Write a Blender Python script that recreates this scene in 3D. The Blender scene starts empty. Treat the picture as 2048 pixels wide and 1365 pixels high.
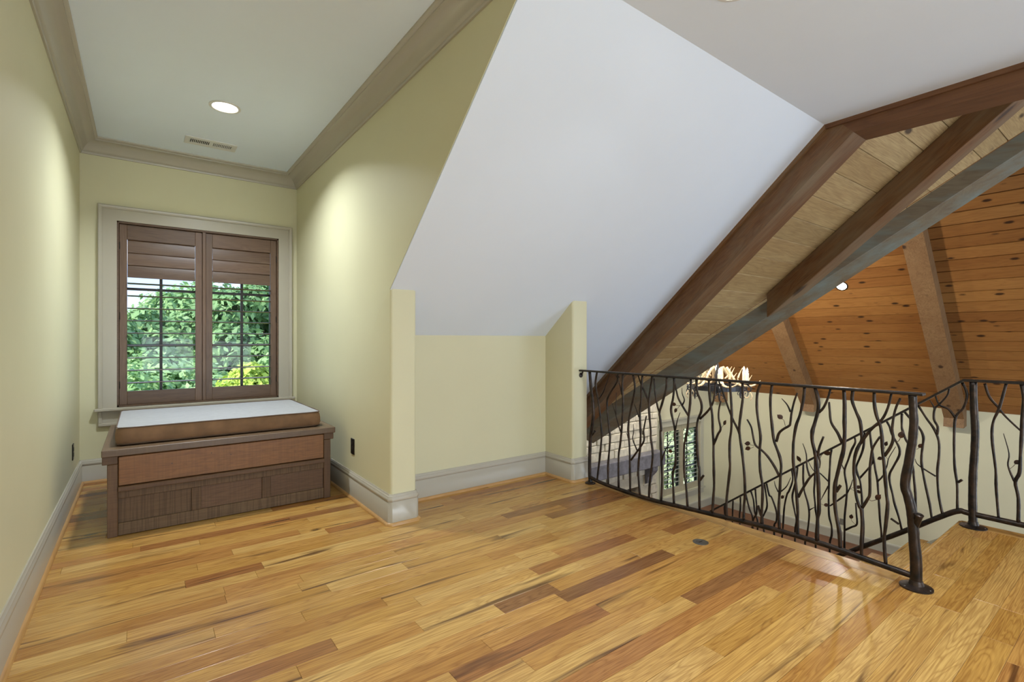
import bpy, bmesh, math, random
from mathutils import Vector, Matrix, noise as mnoise
R = math.radians
rnd = random.Random(7)
S = bpy.context.scene
COL = S.collection

# ------------------------------------------------------------------ camera
CAM_H, FPX, YAW = 1.16, 990.0, R(36.8)
cam_d = bpy.data.cameras.new('camera'); cam = bpy.data.objects.new('camera', cam_d); COL.objects.link(cam)
cam_d.sensor_width = 36.0; cam_d.sensor_fit = 'HORIZONTAL'; cam_d.lens = 36.0*FPX/2048.0
cam_d.shift_y = -(682.5-680.0)/2048.0
cam_d.clip_start = 0.02; cam_d.clip_end = 400
cam.location = (0, 0, CAM_H); cam.rotation_euler = (R(90), 0, -YAW)
S.camera = cam

# ------------------------------------------------------------------ look
S.view_settings.view_transform = 'Standard'; S.view_settings.look = 'None'
S.view_settings.gamma = 1.0; S.view_settings.use_curve_mapping = False
S.view_settings.exposure = 0.0

# ------------------------------------------------------------------ world: blue sky with soft clouds
W = bpy.data.worlds.new('sky'); S.world = W; W.use_nodes = True
wt = W.node_tree; wt.nodes.clear()
wo = wt.nodes.new('ShaderNodeOutputWorld'); wb = wt.nodes.new('ShaderNodeBackground')
tc = wt.nodes.new('ShaderNodeTexCoord'); sep = wt.nodes.new('ShaderNodeSeparateXYZ')
gr = wt.nodes.new('ShaderNodeValToRGB'); ns = wt.nodes.new('ShaderNodeTexNoise'); cr = wt.nodes.new('ShaderNodeValToRGB')
mp = wt.nodes.new('ShaderNodeMapping'); mp.inputs['Scale'].default_value = (3.0, 3.0, 9.0)
mx = wt.nodes.new('ShaderNodeMix'); mx.data_type = 'RGBA'
gr.color_ramp.elements[0].position = 0.0; gr.color_ramp.elements[0].color = (0.55, 0.72, 0.95, 1)
gr.color_ramp.elements[1].position = 0.5; gr.color_ramp.elements[1].color = (0.16, 0.36, 0.80, 1)
ns.inputs['Scale'].default_value = 2.2; ns.inputs['Detail'].default_value = 6; ns.inputs['Roughness'].default_value = 0.6
cr.color_ramp.elements[0].position = 0.48; cr.color_ramp.elements[0].color = (0, 0, 0, 1)
cr.color_ramp.elements[1].position = 0.66; cr.color_ramp.elements[1].color = (1, 1, 1, 1)
mx.inputs['B'].default_value = (0.95, 0.96, 1.0, 1)
L = wt.links.new
L(tc.outputs['Generated'], sep.inputs[0]); L(sep.outputs['Z'], gr.inputs[0]); L(tc.outputs['Generated'], mp.inputs[0])
L(mp.outputs[0], ns.inputs['Vector']); L(ns.outputs['Fac'], cr.inputs[0]); L(cr.outputs[0], mx.inputs['Factor'])
L(gr.outputs[0], mx.inputs['A']); L(mx.outputs['Result'], wb.inputs['Color']); L(wb.outputs[0], wo.inputs[0])
wb.inputs['Strength'].default_value = 1.9

sun_d = bpy.data.lights.new('sun', 'SUN'); sun = bpy.data.objects.new('sun', sun_d); COL.objects.link(sun)
sun_d.energy = 8.5; sun_d.angle = R(0.6); sun_d.color = (1.0, 0.95, 0.86)
sun.rotation_euler = Vector((0.80, 0.22, -0.62)).to_track_quat('-Z', 'Y').to_euler()
sun.location = (-6, -8, 12)

def area(name, loc, direction, sx, sy, energy, color=(1, 1, 1), spread=180, shape='RECTANGLE'):
    d = bpy.data.lights.new(name, 'AREA'); o = bpy.data.objects.new(name, d); COL.objects.link(o)
    d.shape = shape; d.size = sx
    if shape in ('RECTANGLE', 'ELLIPSE'): d.size_y = sy
    d.energy = energy; d.color = color; d.spread = R(spread)
    o.location = loc; o.rotation_euler = Vector(direction).to_track_quat('-Z', 'Y').to_euler()
    return o
# daylight through the tall gable window of the great room
area('gable_window_daylight', (7.4, -3.24, 0.2), (0, 1, 0.12), 3.6, 3.6, 150, (0.80, 0.90, 1.0))
area('knee_fill_light', (1.3, -3.24, 0.85), (0.1, 1, 0.3), 2.6, 0.9, 110, (0.80, 0.90, 1.0))  # fill light added behind the camera for the ceilings, no window known there

# ------------------------------------------------------------------ node helpers
def lin(h):
    h = h.lstrip('#'); c = [int(h[i:i+2], 16)/255 for i in (0, 2, 4)]
    return tuple(x/12.92 if x <= 0.04045 else ((x+0.055)/1.055)**2.4 for x in c) + (1,)
class NT:
    def __init__(s, name):
        s.m = bpy.data.materials.new(name); s.m.use_nodes = True; s.t = s.m.node_tree
        s.t.nodes.clear(); s.o = s.n('ShaderNodeOutputMaterial'); s.b = s.n('ShaderNodeBsdfPrincipled')
        s.l(s.b.outputs[0], s.o.inputs[0])
    def n(s, typ, **kw):
        x = s.t.nodes.new(typ)
        for k, v in kw.items(): setattr(x, k, v)
        return x
    def l(s, a, b): s.t.links.new(a, b)
    def setin(s, sock, v):
        if hasattr(v, 'is_output') or hasattr(v, 'links'): s.l(v, sock)
        else: sock.default_value = v
    def math(s, op, a, b=None, c=None, clamp=False):
        x = s.n('ShaderNodeMath', operation=op); x.use_clamp = clamp
        s.setin(x.inputs[0], a)
        if b is not None: s.setin(x.inputs[1], b)
        if c is not None: s.setin(x.inputs[2], c)
        return x.outputs[0]
    def ramp(s, f, stops, interp='LINEAR'):
        x = s.n('ShaderNodeValToRGB'); e = x.color_ramp; e.interpolation = interp
        while len(e.elements) < len(stops): e.elements.new(0.5)
        for q, (p, c) in zip(e.elements, stops):
            q.position = p; q.color = c if len(c) == 4 else (*c, 1)
        s.l(f, x.inputs[0]); return x.outputs[0]
    def mix(s, f, a, b, mode='MIX'):
        x = s.n('ShaderNodeMix', data_type='RGBA', blend_type=mode)
        s.setin(x.inputs['Factor'], f); s.setin(x.inputs['A'], a); s.setin(x.inputs['B'], b); return x.outputs['Result']
    def noise(s, vec, scale, detail=2, rough=0.5, dist=0.0):
        x = s.n('ShaderNodeTexNoise'); s.l(vec, x.inputs['Vector']); x.inputs['Scale'].default_value = scale
        x.inputs['Detail'].default_value = detail; x.inputs['Roughness'].default_value = rough; x.inputs['Distortion'].default_value = dist
        return x.outputs['Fac']
    def scaled(s, vec, sc, rot=(0, 0, 0)):
        x = s.n('ShaderNodeMapping'); s.l(vec, x.inputs[0]); x.inputs['Scale'].default_value = sc; x.inputs['Rotation'].default_value = rot; return x.outputs[0]
    def bump(s, h, strength, dist=0.002):
        x = s.n('ShaderNodeBump'); x.inputs['Strength'].default_value = strength; x.inputs['Distance'].default_value = dist
        s.l(h, x.inputs['Height']); s.l(x.outputs[0], s.b.inputs['Normal'])
    def p(s, **kw):
        for k, v in kw.items(): s.setin(s.b.inputs[k.replace('_', ' ')], v)
MATS = {}
def plain(name, col, rough=0.6, metal=0.0, var=0.04, scale=18, bump=0.0, coat=0.0, spec=0.5):
    m = NT(name); t = m.n('ShaderNodeTexCoord').outputs['Object']; c = lin(col) if isinstance(col, str) else col
    f = m.noise(t, scale, 3)
    hi = tuple(min(1, x*(1+var)) for x in c[:3])+(1,); lo = tuple(x*(1-var) for x in c[:3])+(1,)
    m.p(Base_Color=m.ramp(f, [(0.3, lo), (0.7, hi)]), Roughness=rough, Metallic=metal)
    m.b.inputs['Coat Weight'].default_value = coat; m.b.inputs['Specular IOR Level'].default_value = spec
    if bump: m.bump(m.noise(t, scale*6, 2), bump)
    MATS[name] = m.m; return m.m
def emis(name, col, strength):
    m = NT(name); m.p(Base_Color=(*col, 1), Roughness=0.4); m.b.inputs['Emission Color'].default_value = (*col, 1); m.b.inputs['Emission Strength'].default_value = strength
    MATS[name] = m.m; return m.m
def wood(name, bases, rot=(0, 0, 0), k=1.0, line=0.45, lines=11.0, streak=0.0, knots=0.0, knot_scale=3.0, knot_r=0.13, knot_sel=0.5, rough=0.45, coat=0.0, saw=0.0, grey=None, fine=0.25, stretch=8.0, along=1.1, bump=0.12):
    """bases: list of (pos, hex) picked by the object's random; x (after rot) is the grain direction"""
    m = NT(name); t = m.n('ShaderNodeTexCoord').outputs['Object']; oi = m.n('ShaderNodeObjectInfo').outputs['Random']
    v = m.scaled(t, (1, 1, 1), rot)
    add = m.n('ShaderNodeVectorMath', operation='ADD'); cmb = m.n('ShaderNodeCombineXYZ')
    m.l(m.math('MULTIPLY', oi, 37.0), cmb.inputs[0]); m.l(m.math('MULTIPLY', oi, 91.0), cmb.inputs[1]); m.l(m.math('MULTIPLY', oi, 53.0), cmb.inputs[2])
    m.l(v, add.inputs[0]); m.l(cmb.outputs[0], add.inputs[1]); q = add.outputs[0]
    base = m.ramp(oi, [(p, lin(c)) for p, c in bases], 'LINEAR')
    g = m.noise(m.scaled(q, (along*k, stretch*k, stretch*k)), 1.0, 3, 0.5, 0.5)
    pp = m.math('PINGPONG', m.math('MULTIPLY', g, lines), 0.5)
    ln = m.math('POWER', m.math('SUBTRACT', 1.0, m.math('MULTIPLY', pp, 2.0), clamp=True), 2.2)
    fi = m.noise(m.scaled(q, (5*k, 170*k, 170*k)), 1.0, 2)
    big = m.noise(m.scaled(q, (0.9*k, 5*k, 5*k)), 1.0, 2)
    dark = m.mix(1.0, base, (0.50, 0.40, 0.34, 1), 'MULTIPLY')
    c = m.mix(m.math('MULTIPLY', ln, line, clamp=True), base, dark)
    c = m.mix(m.math('MULTIPLY', m.math('SUBTRACT', fi, 0.38, clamp=True), fine*4, clamp=True), c, dark)
    c = m.mix(m.ramp(big, [(0.35, (0, 0, 0)), (0.7, (0.5, 0.5, 0.5))]), c, m.mix(1.0, c, (0.78, 0.68, 0.6, 1), 'MULTIPLY'))
    if grey:
        gm = m.noise(m.scaled(q, (0.8*k, 3*k, 3*k)), 1.0, 4, 0.65)
        c = m.mix(m.ramp(gm, [(0.42, (0, 0, 0)), (0.64, (0.75, 0.75, 0.75))]), c, lin(grey))
    if streak:
        sg = m.noise(m.scaled(q, (0.9*k, 13*k, 13*k)), 1.0, 3, 0.55, 0.7)
        sm = m.ramp(sg, [(0.60, (0, 0, 0)), (0.70, (1, 1, 1))])
        c = m.mix(m.math('MULTIPLY', sm, streak), c, lin('#4a2a14'))
    if knots:
        kv = m.n('ShaderNodeTexVoronoi', feature='F1'); m.l(m.scaled(q, (1.0*knot_scale*0.42, knot_scale, knot_scale)), kv.inputs['Vector']); kv.inputs['Scale'].default_value = 1.0
        sel = m.math('GREATER_THAN', m.n('ShaderNodeSeparateColor').outputs[0], knot_sel)
        scn = sel.node.inputs[0].links[0].from_node; m.l(kv.outputs['Color'], scn.inputs[0])
        kd = m.math('ADD', kv.outputs['Distance'], m.math('MULTIPLY', m.math('SUBTRACT', m.noise(q, 60, 2), 0.5), 0.05))
        km = m.math('MULTIPLY', m.ramp(kd, [(knot_r*0.55, (1, 1, 1)), (knot_r, (0, 0, 0))]), sel)
        c = m.mix(m.math('MULTIPLY', km, knots), c, lin('#2e1a0e'))
    if saw:
        sv = m.noise(m.scaled(q, (120*k, 3*k, 3*k)), 1.0, 2)
        c = m.mix(m.math('MULTIPLY', m.ramp(sv, [(0.45, (0, 0, 0)), (0.6, (1, 1, 1))]), saw), c, m.mix(1.0, c, (0.6, 0.55, 0.5, 1), 'MULTIPLY'))
    m.p(Base_Color=c, Roughness=rough); m.b.inputs['Coat Weight'].default_value = coat; m.b.inputs['Coat Roughness'].default_value = 0.16
    if bump: m.bump(fi, bump, 0.001)
    MATS[name] = m.m; return m.m

# paints
plain('wall_paint', '#d0cba9', 0.55, var=0.012, scale=3)
plain('hall_paint', '#cccbb0', 0.6, var=0.012, scale=3)
plain('ceiling_paint', '#e0eaf7', 0.75, var=0.008, scale=3)
plain('trim_paint', '#aea798', 0.27, var=0.01, scale=5)
plain('hall_trim', '#b3b3a4', 0.4, var=0.01)
plain('white_metal', '#d8d8d6', 0.4, var=0.01)
plain('dark_slot', '#060606', 0.8, var=0.0)
plain('black_plate', '#1c1712', 0.35, var=0.05)
plain('grey_plate', '#77776f', 0.4)
plain('brass', '#9a8f78', 0.3, metal=0.9)
plain('steel', '#8c8c88', 0.28, metal=0.9)
plain('candle', '#efe6cd', 0.5)
plain('antler', '#d9c4a0', 0.5, var=0.25, scale=25)
plain('chandelier_iron', '#3c3e44', 0.4, metal=0.6, var=0.2)
plain('suede', '#806043', 0.75, var=0.22, scale=9)
plain('cushion_top_glare', '#9c9c9e', 0.7, var=0.05, scale=30)  # pale grey puts the window glare on the brown top into its colour
plain('piping', '#5a4636', 0.7)
plain('sash_dark', '#2a2521', 0.4)
plain('lawn', '#5c7a33', 0.9, var=0.3, scale=1.2)
plain('bark', '#5b4a3a', 0.9, var=0.25, scale=6, bump=0.4)
plain('stone', '#cfcab8', 0.9, var=0.16, scale=14, bump=0.5)
plain('dark_groove', '#241609', 0.9)
plain('mortar', '#bfbaa8', 0.95, var=0.1, scale=20)
plain('firebox', '#1d1c1c', 0.9)
plain('mantel_wood', '#6f7079', 0.6, var=0.3, scale=12, bump=0.3)
plain('hall_shutter', '#a9a48c', 0.45, var=0.05)
emis('lamp_lens', (1.0, 0.95, 0.86), 14.0)
emis('flame', (1.0, 0.84, 0.58), 25.0)
m = NT('glass'); m.t.nodes.remove(m.b)
gb = m.n('ShaderNodeBsdfGlossy'); gb.inputs['Roughness'].default_value = 0.02; tb = m.n('ShaderNodeBsdfTransparent'); ms = m.n('ShaderNodeMixShader')
ms.inputs[0].default_value = 0.008; m.l(tb.outputs[0], ms.inputs[1]); m.l(gb.outputs[0], ms.inputs[2]); m.l(ms.outputs[0], m.o.inputs[0]); MATS['glass'] = m.m
def iron(name, a, b):
    m = NT(name); t = m.n('ShaderNodeTexCoord').outputs['Object']; f = m.noise(t, 22, 3, 0.6)
    m.p(Base_Color=m.ramp(f, [(0.35, lin(a)), (0.68, lin(b))]), Roughness=m.ramp(m.noise(t, 60, 2), [(0.3, (0.28,)*3), (0.7, (0.5,)*3)]), Metallic=0.55)
    m.bump(m.noise(m.scaled(t, (1, 1, 0.35)), 140, 2), 0.5, 0.0015); MATS[name] = m.m
iron('forged_iron', '#1b1816', '#3f3026'); iron('rail_iron', '#2b2827', '#3b332e'); iron('copper_leaf', '#2c231e', '#553629')
# woods
OAK = [(0.0, '#c79c55'), (0.14, '#d3ac66'), (0.30, '#bb8d43'), (0.46, '#cea259'), (0.60, '#b3813e'), (0.72, '#ca9b55'), (0.83, '#a9733b'), (0.92, '#8f643a'), (1.0, '#72492a')]
wood('floor_oak', OAK, k=1.25, along=0.7, stretch=9.5, line=0.62, lines=17, streak=0.85, knots=0.8, knot_scale=4.0, knot_r=0.08, rough=0.27, coat=0.15, fine=0.5, bump=0.03)
wood('floor_oak_y', OAK, rot=(0, 0, R(90)), line=0.4, lines=9, streak=0.3, rough=0.24, coat=0.25, fine=0.22, bump=0.03)
LITE = [(0, '#bd9250'), (1, '#c79c58')]
wood('nosing_oak', LITE, line=0.6, lines=18, streak=0.3, rough=0.27, coat=0.15, fine=0.4, bump=0.03)
wood('nosing_oak_y', LITE, rot=(0, 0, R(90)), line=0.5, lines=14, streak=0.3, rough=0.3, coat=0.1, fine=0.4, bump=0.03)
wood('shoe_oak', [(0, '#b98d55'), (1, '#c1975f')], line=0.25, rough=0.3)
wood('shoe_oak_y', [(0, '#b98d55'), (1, '#c1975f')], rot=(0, 0, R(90)), line=0.25, rough=0.3)
wood('hall_floor', [(0, '#7c5136'), (1, '#8c5f40')], rot=(0, 0, R(90)), line=0.6, lines=18, streak=0.5, rough=0.35)
wood('pine', [(0, '#96693a'), (0.3, '#a1733e'), (0.6, '#8c5f31'), (0.85, '#9c6c39'), (1, '#84572c')], rot=(0, 0, R(90)), line=0.35, lines=9, knots=0.95, knot_scale=8.5, knot_r=0.21, knot_sel=0.35, rough=0.42, fine=0.2, stretch=10)
wood('pale_plank', [(0, '#bba171'), (0.4, '#b29665'), (0.7, '#c4ab7b'), (1, '#aa9062')], line=0.3, lines=8, knots=0.9, knot_scale=5.0, knot_r=0.17, rough=0.55, fine=0.4, stretch=7)
TH = math.atan(0.84)
wood('rafter_wood', [(0, '#7b5632'), (0.5, '#835c34'), (1, '#75512e')], rot=(TH, 0, R(90)), line=0.5, lines=9, knots=0.9, knot_scale=3.4, knot_r=0.17, rough=0.6, grey='#7d6c54', stretch=8, fine=0.5)
wood('header_wood', [(0, '#6f4a2d'), (1, '#78522f')], rot=(0, 0, R(90)), line=0.5, lines=9, knots=0.9, knot_scale=3.4, knot_r=0.17, rough=0.6, stretch=6)
wood('valley_wood', [(0, '#766850'), (1, '#7a6c54')], rot=(0, 0, R(57)), line=0.3, lines=7, knots=0.9, knot_scale=2.5, rough=0.65, grey='#737f78', stretch=5)  # grey patches put the daylight tint on the brown beam into its colour
wood('far_rafter', [(0, '#8a6c4a'), (1, '#91734f')], rot=(0, R(51), 0), line=0.5, lines=9, knots=0.9, knot_scale=4.5, knot_r=0.18, rough=0.6, stretch=8, fine=0.5)
BARN = [(0, '#644a30'), (0.5, '#6d5136'), (1, '#5c432b')]
wood('barn_wood', BARN, line=0.5, lines=14, knots=0.7, rough=0.5, saw=0.25, stretch=16)
wood('barn_wood_v', BARN, rot=(0, R(90), 0), line=0.4, lines=10, rough=0.5, saw=0.3, stretch=14)
wood('barn_saw', [(0, '#6d573c'), (0.5, '#634b32'), (1, '#725c41')], line=0.2, lines=8, knots=0.8, rough=0.6, saw=0.75, stretch=12)
wood('barn_red', [(0, '#8c6038'), (1, '#946838')], line=0.5, lines=16, knots=0.6, rough=0.45, saw=0.25, stretch=14)
wood('barn_top', [(0, '#6b5640'), (1, '#725c46')], line=0.3, lines=12, rough=0.4, saw=0.2, stretch=14)
SH = [(0, '#6c543f'), (0.5, '#614a37'), (1, '#745a45')]
wood('shutter_wood', SH, line=0.5, lines=12, knots=0.4, rough=0.4, stretch=14)
wood('shutter_wood_v', SH, rot=(0, R(90), 0), line=0.4, lines=10, rough=0.4, stretch=14)
def leafmat(name, stops):
    m = NT(name); oi = m.n('ShaderNodeObjectInfo').outputs['Random']; t = m.n('ShaderNodeTexCoord').outputs['Object']
    f = m.math('ADD', m.math('MULTIPLY', m.noise(t, 1.3, 3), 0.75), m.math('MULTIPLY', oi, 0.25))
    c = m.ramp(f, [(p, lin(h)) for p, h in stops]); m.p(Base_Color=c, Roughness=0.55)
    tr = m.n('ShaderNodeBsdfTranslucent'); m.l(c, tr.inputs[0]); ms = m.n('ShaderNodeMixShader'); ms.inputs[0].default_value = 0.35
    m.l(m.b.outputs[0], ms.inputs[1]); m.l(tr.outputs[0], ms.inputs[2]); m.l(ms.outputs[0], m.o.inputs[0]); MATS[name] = m.m
leafmat('leaves_green', [(0.3, '#6f9660'), (0.5, '#8fb678'), (0.7, '#b2d092')])
leafmat('leaves_pale', [(0.3, '#9aa884'), (0.5, '#b6c29c'), (0.7, '#d2dab8')])
leafmat('leaves_lime', [(0.3, '#7da33c'), (0.5, '#a6c24c'), (0.7, '#c3d668')])

# ------------------------------------------------------------------ mesh builder
class MB:
    def __init__(s): s.v = []; s.f = []
    def poly(s, pts):
        i = len(s.v); s.v += [tuple(p) for p in pts]; s.f.append(tuple(range(i, i+len(pts)))); return s
    def box(s, x0, x1, y0, y1, z0, z1, bev=0.0):
        if bev <= 0:
            return s.hexa([(x0, y0, z0), (x1, y0, z0), (x1, y1, z0), (x0, y1, z0)], [(x0, y0, z1), (x1, y0, z1), (x1, y1, z1), (x0, y1, z1)])
        bm = bmesh.new(); bmesh.ops.create_cube(bm, size=1.0)
        for v in bm.verts: v.co = Vector(((x0+x1)/2+v.co.x*(x1-x0), (y0+y1)/2+v.co.y*(y1-y0), (z0+z1)/2+v.co.z*(z1-z0)))
        bmesh.ops.bevel(bm, geom=bm.edges[:], offset=bev, segments=1, affect='EDGES', profile=0.5)
        return s.addbm(bm)
    def addbm(s, bm):
        i = len(s.v); bm.verts.ensure_lookup_table()
        for k, v in enumerate(bm.verts): v.index = k
        s.v += [tuple(v.co) for v in bm.verts]; s.f += [tuple(i+v.index for v in f.verts) for f in bm.faces]; bm.free(); return s
    def hexa(s, lo, hi):
        n = len(lo); i = len(s.v); s.v += [tuple(p) for p in lo]+[tuple(p) for p in hi]
        s.f.append(tuple(range(i+n-1, i-1, -1))); s.f.append(tuple(range(i+n, i+2*n)))
        for k in range(n): s.f.append((i+k, i+(k+1) % n, i+n+(k+1) % n, i+n+k))
        return s
    def prism(s, foot, z0, top):       # foot: CCW (x,y); top: number or function(x,y)
        tf = top if callable(top) else (lambda x, y: top)
        return s.hexa([(x, y, z0) for x, y in foot], [(x, y, tf(x, y)) for x, y in foot])
    def tube(s, pts, rad, n=8, cap=True, smooth=4, wob=0.0):
        P = [Vector(p) for p in pts]
        if smooth > 1 and len(P) > 2:
            Q = []; RR = []
            rr = rad if isinstance(rad, (list, tuple)) else [rad]*len(P)
            for i in range(len(P)-1):
                p0 = P[max(i-1, 0)]; p1 = P[i]; p2 = P[i+1]; p3 = P[min(i+2, len(P)-1)]
                for k in range(smooth):
                    u = k/smooth
                    Q.append(0.5*((2*p1)+(p2-p0)*u+(2*p0-5*p1+4*p2-p3)*u*u+(3*p1-p0-3*p2+p3)*u**3)); RR.append(rr[i]*(1-u)+rr[i+1]*u)
            Q.append(P[-1]); RR.append(rr[-1])
        else:
            Q = P; RR = rad if isinstance(rad, (list, tuple)) else [rad]*len(P)
        base = len(s.v); nrm = None
        for i, p in enumerate(Q):
            d = (Q[min(i+1, len(Q)-1)]-Q[max(i-1, 0)])
            d = d.normalized() if d.length > 1e-9 else Vector((0, 0, 1))
            if nrm is None:
                nrm = d.orthogonal().normalized()
            nrm = (nrm-d*nrm.dot(d)); nrm = nrm.normalized() if nrm.length > 1e-6 else d.orthogonal().normalized()
            bn = d.cross(nrm); r = RR[i]*(1+wob*mnoise.noise(p*45))
            for k in range(n):
                a = 2*math.pi*k/n; s.v.append(tuple(p+(nrm*math.cos(a)+bn*math.sin(a))*r))
        for i in range(len(Q)-1):
            for k in range(n):
                a = base+i*n+k; b = base+i*n+(k+1) % n; s.f.append((a, b, b+n, a+n))
        if cap:
            s.f.append(tuple(range(base+n-1, base-1, -1))); e = base+(len(Q)-1)*n; s.f.append(tuple(range(e, e+n)))
        return s
    def lathe(s, prof, c, n=24, axis=None):   # prof: (r, h) list along axis (default +Z) from point c
        ax = Vector(axis).normalized() if axis else Vector((0, 0, 1)); u = ax.orthogonal().normalized(); w = ax.cross(u); base = len(s.v); c = Vector(c)
        for r, h in prof:
            for k in range(n):
                a = 2*math.pi*k/n; s.v.append(tuple(c+ax*h+(u*math.cos(a)+w*math.sin(a))*r))
        for i in range(len(prof)-1):
            for k in range(n):
                a = base+i*n+k; b = base+i*n+(k+1) % n; s.f.append((a, b, b+n, a+n))
        s.f.append(tuple(range(base+n-1, base-1, -1))); e = base+(len(prof)-1)*n; s.f.append(tuple(range(e, e+n)))
        return s
    def sweep(s, path, prof, closed_prof=True):   # path: (x,y) plan polyline; prof: (offset to the left of travel, z); mitred
        n = len(path); base = len(s.v); k = len(prof)
        for i, p in enumerate(path):
            p = Vector(p); d0 = (p-Vector(path[i-1])).normalized() if i else None; d1 = (Vector(path[i+1])-p).normalized() if i < n-1 else None
            if d0 is None: d0 = d1
            if d1 is None: d1 = d0
            n0 = Vector((-d0.y, d0.x)); n1 = Vector((-d1.y, d1.x)); mtr = (n0+n1); mtr = mtr/max(0.2, mtr.dot(n0))
            for o, z in prof: s.v.append((p.x+mtr.x*o, p.y+mtr.y*o, z))
        for i in range(n-1):
            for j in range(k):
                a = base+i*k+j; b = base+i*k+(j+1) % k; s.f.append((a, a+k, b+k, b))
        s.f.append(tuple(range(base, base+k))); e = base+(n-1)*k; s.f.append(tuple(range(e+k-1, e-1, -1)))
        return s
    def build(s, name, mat, parent=None, smooth=False, origin=None):
        if parent is not None: o3 = Vector(parent['_w']) if '_w' in parent else parent.location
        elif origin is not None: o3 = Vector(origin)
        else:
            xs = [p[0] for p in s.v]; ys = [p[1] for p in s.v]; zs = [p[2] for p in s.v]
            o3 = Vector(((min(xs)+max(xs))/2, (min(ys)+max(ys))/2, min(zs)))
        me = bpy.data.meshes.new(name); me.from_pydata([(p[0]-o3[0], p[1]-o3[1], p[2]-o3[2]) for p in s.v], [], s.f); me.update()
        bm = bmesh.new(); bm.from_mesh(me); bmesh.ops.recalc_face_normals(bm, faces=bm.faces[:]); bm.to_mesh(me); bm.free()
        me.materials.append(MATS[mat])
        if smooth:
            me.polygons.foreach_set('use_smooth', [True]*len(me.polygons))
            if smooth != 'full': me.set_sharp_from_angle(angle=R(40))
        o = bpy.data.objects.new(name, me); COL.objects.link(o)
        if parent is not None: o.parent = parent; ORG[o.name] = o3
        else: o.location = o3
        if parent is not None: o['_w'] = tuple(o3)
        return o
ORG = {}
def box(name, mat, parent, x0, x1, y0, y1, z0, z1, bev=0.0): return MB().box(x0, x1, y0, y1, z0, z1, bev).build(name, mat, parent)
def tag(o, label, cat, group=None):
    o['label'] = label; o['category'] = cat
    if group: o['group'] = group
    return o
def thing(name, label, cat, loc, group=None):
    o = bpy.data.objects.new(name, None); COL.objects.link(o); o.location = loc; o.empty_display_size = 0.1
    return tag(o, label, cat, group)
def struct(o): o['kind'] = 'structure'; return o
def struct_empty(name, loc): 
    o = bpy.data.objects.new(name, None); COL.objects.link(o); o.location = loc; return struct(o)

# ================================================================== the setting
XL, XR, XP, XK, XE = -0.40, 1.245, 1.42, 2.81, 2.98      # left wall, alcove right wall, pillar edge, recess return, wall end
YB, YP, YK = 5.27, 2.93, 3.27                             # window wall, pillar front, knee wall
ZA, ZF = 2.79, 2.69                                       # alcove ceiling, loft ceiling
FE, NY, FX = 2.98, 0.806, 4.19                            # floor edge at railing, top stair nosing, landing edge
HF, XF, YG = -2.6, 10.52, 6.34                            # great room floor, far wall, end wall
def slope(y): return 3.94-0.84*abs(y)
def farz(x): return 0.03+1.25*(XF-x)
XN = 4.57
def nearz(x): return 0.03+1.25*(x-XN)
XRIDGE = (XF+XN)/2; ZRIDGE = farz(XRIDGE)
YT = (3.94-ZRIDGE)/0.84                                  # the wing roof is level with the ridge inside |y| < YT
def xv(z): return XN+(z-0.03)/1.25                      # valley x for a height

# ---- loft walls
def wall_with_hole(mb, axis, c0, c1, u0, u1, z0, z1, hole):   # axis 'y': slab between y=c0..c1 running along x
    a0, a1, h0, h1 = hole
    def B(ua, ub, za, zb):
        if axis == 'y': mb.box(ua, ub, c0, c1, za, zb)
        else: mb.box(c0, c1, ua, ub, za, zb)
    B(u0, a0, z0, z1); B(a1, u1, z0, z1); B(a0, a1, z0, h0); B(a0, a1, h1, z1)
    return mb
WX0, WX1, WZ0, WZ1 = -0.165, 1.075, 0.60, 2.15
struct(wall_with_hole(MB(), 'y', YB, YB+0.17, XL-0.15, XR+0.175, 0, ZA+0.1, (WX0, WX1, WZ0, WZ1)).build('wall_back', 'wall_paint'))
struct(MB().box(XL-0.15, XL, -3.4, YB, 0, ZA+0.1).build('wall_left', 'wall_paint'))
def roundcorner(foot, corner, r=0.018, n=4):              # replaces a footprint corner by an arc
    i = foot.index(corner); p = Vector(corner); a = (Vector(foot[i-1])-p).normalized(); b = (Vector(foot[(i+1) % len(foot)])-p).normalized()
    c = p+(a+b)*r; arc = []
    for k in range(n+1):
        t = k/n; d = (-b*(1-t)-a*t); arc.append(tuple(c+d.normalized()*r))
    return foot[:i]+arc+foot[i+1:]
WR = MB()
# pillar and dormer cheek: lower block up to the roof slope, then the cheek wall above the slope line
WR.prism(roundcorner(roundcorner([(XR, YP), (XP, YP), (XP, YK+0.1), (XR, YK+0.1)], (XR, YP)), (XP, YP)), 0, lambda x, y: slope(max(y, YP))+0.013)
WR.box(XR, XP, YK+0.1, YB, 0, ZA+0.1)
yt = (3.94-ZA)/0.84-0.1
WR.hexa([(XR, YP, slope(YP)+0.012), (XR, YK+0.1, slope(YK+0.1)+0.012), (XR, YK+0.1, ZA+0.1), (XR, yt, ZA+0.1), (XR, yt, slope(yt)+0.012)],
        [(XP-0.05, YP, slope(YP)+0.012), (XP-0.05, YK+0.1, slope(YK+0.1)+0.012), (XP-0.05, YK+0.1, ZA+0.1), (XP-0.05, yt, ZA+0.1), (XP-0.05, yt, slope(yt)+0.012)])
struct(WR.build('wall_right', 'wall_paint', smooth=True))
struct(MB().prism([(XP-0.01, YK), (XE, YK), (XE, YK+0.12), (XP-0.01, YK+0.12)], 0, lambda x, y: slope(y)+0.015).build('wall_knee', 'wall_paint'))
struct(MB().prism(roundcorner(roundcorner([(XK, YP), (XE, YP), (XE, YK), (XK, YK)], (XK, YP)), (XE, YP)), 0, lambda x, y: slope(max(y, YP))+0.0).build('wall_return', 'wall_paint', smooth=True))
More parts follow.
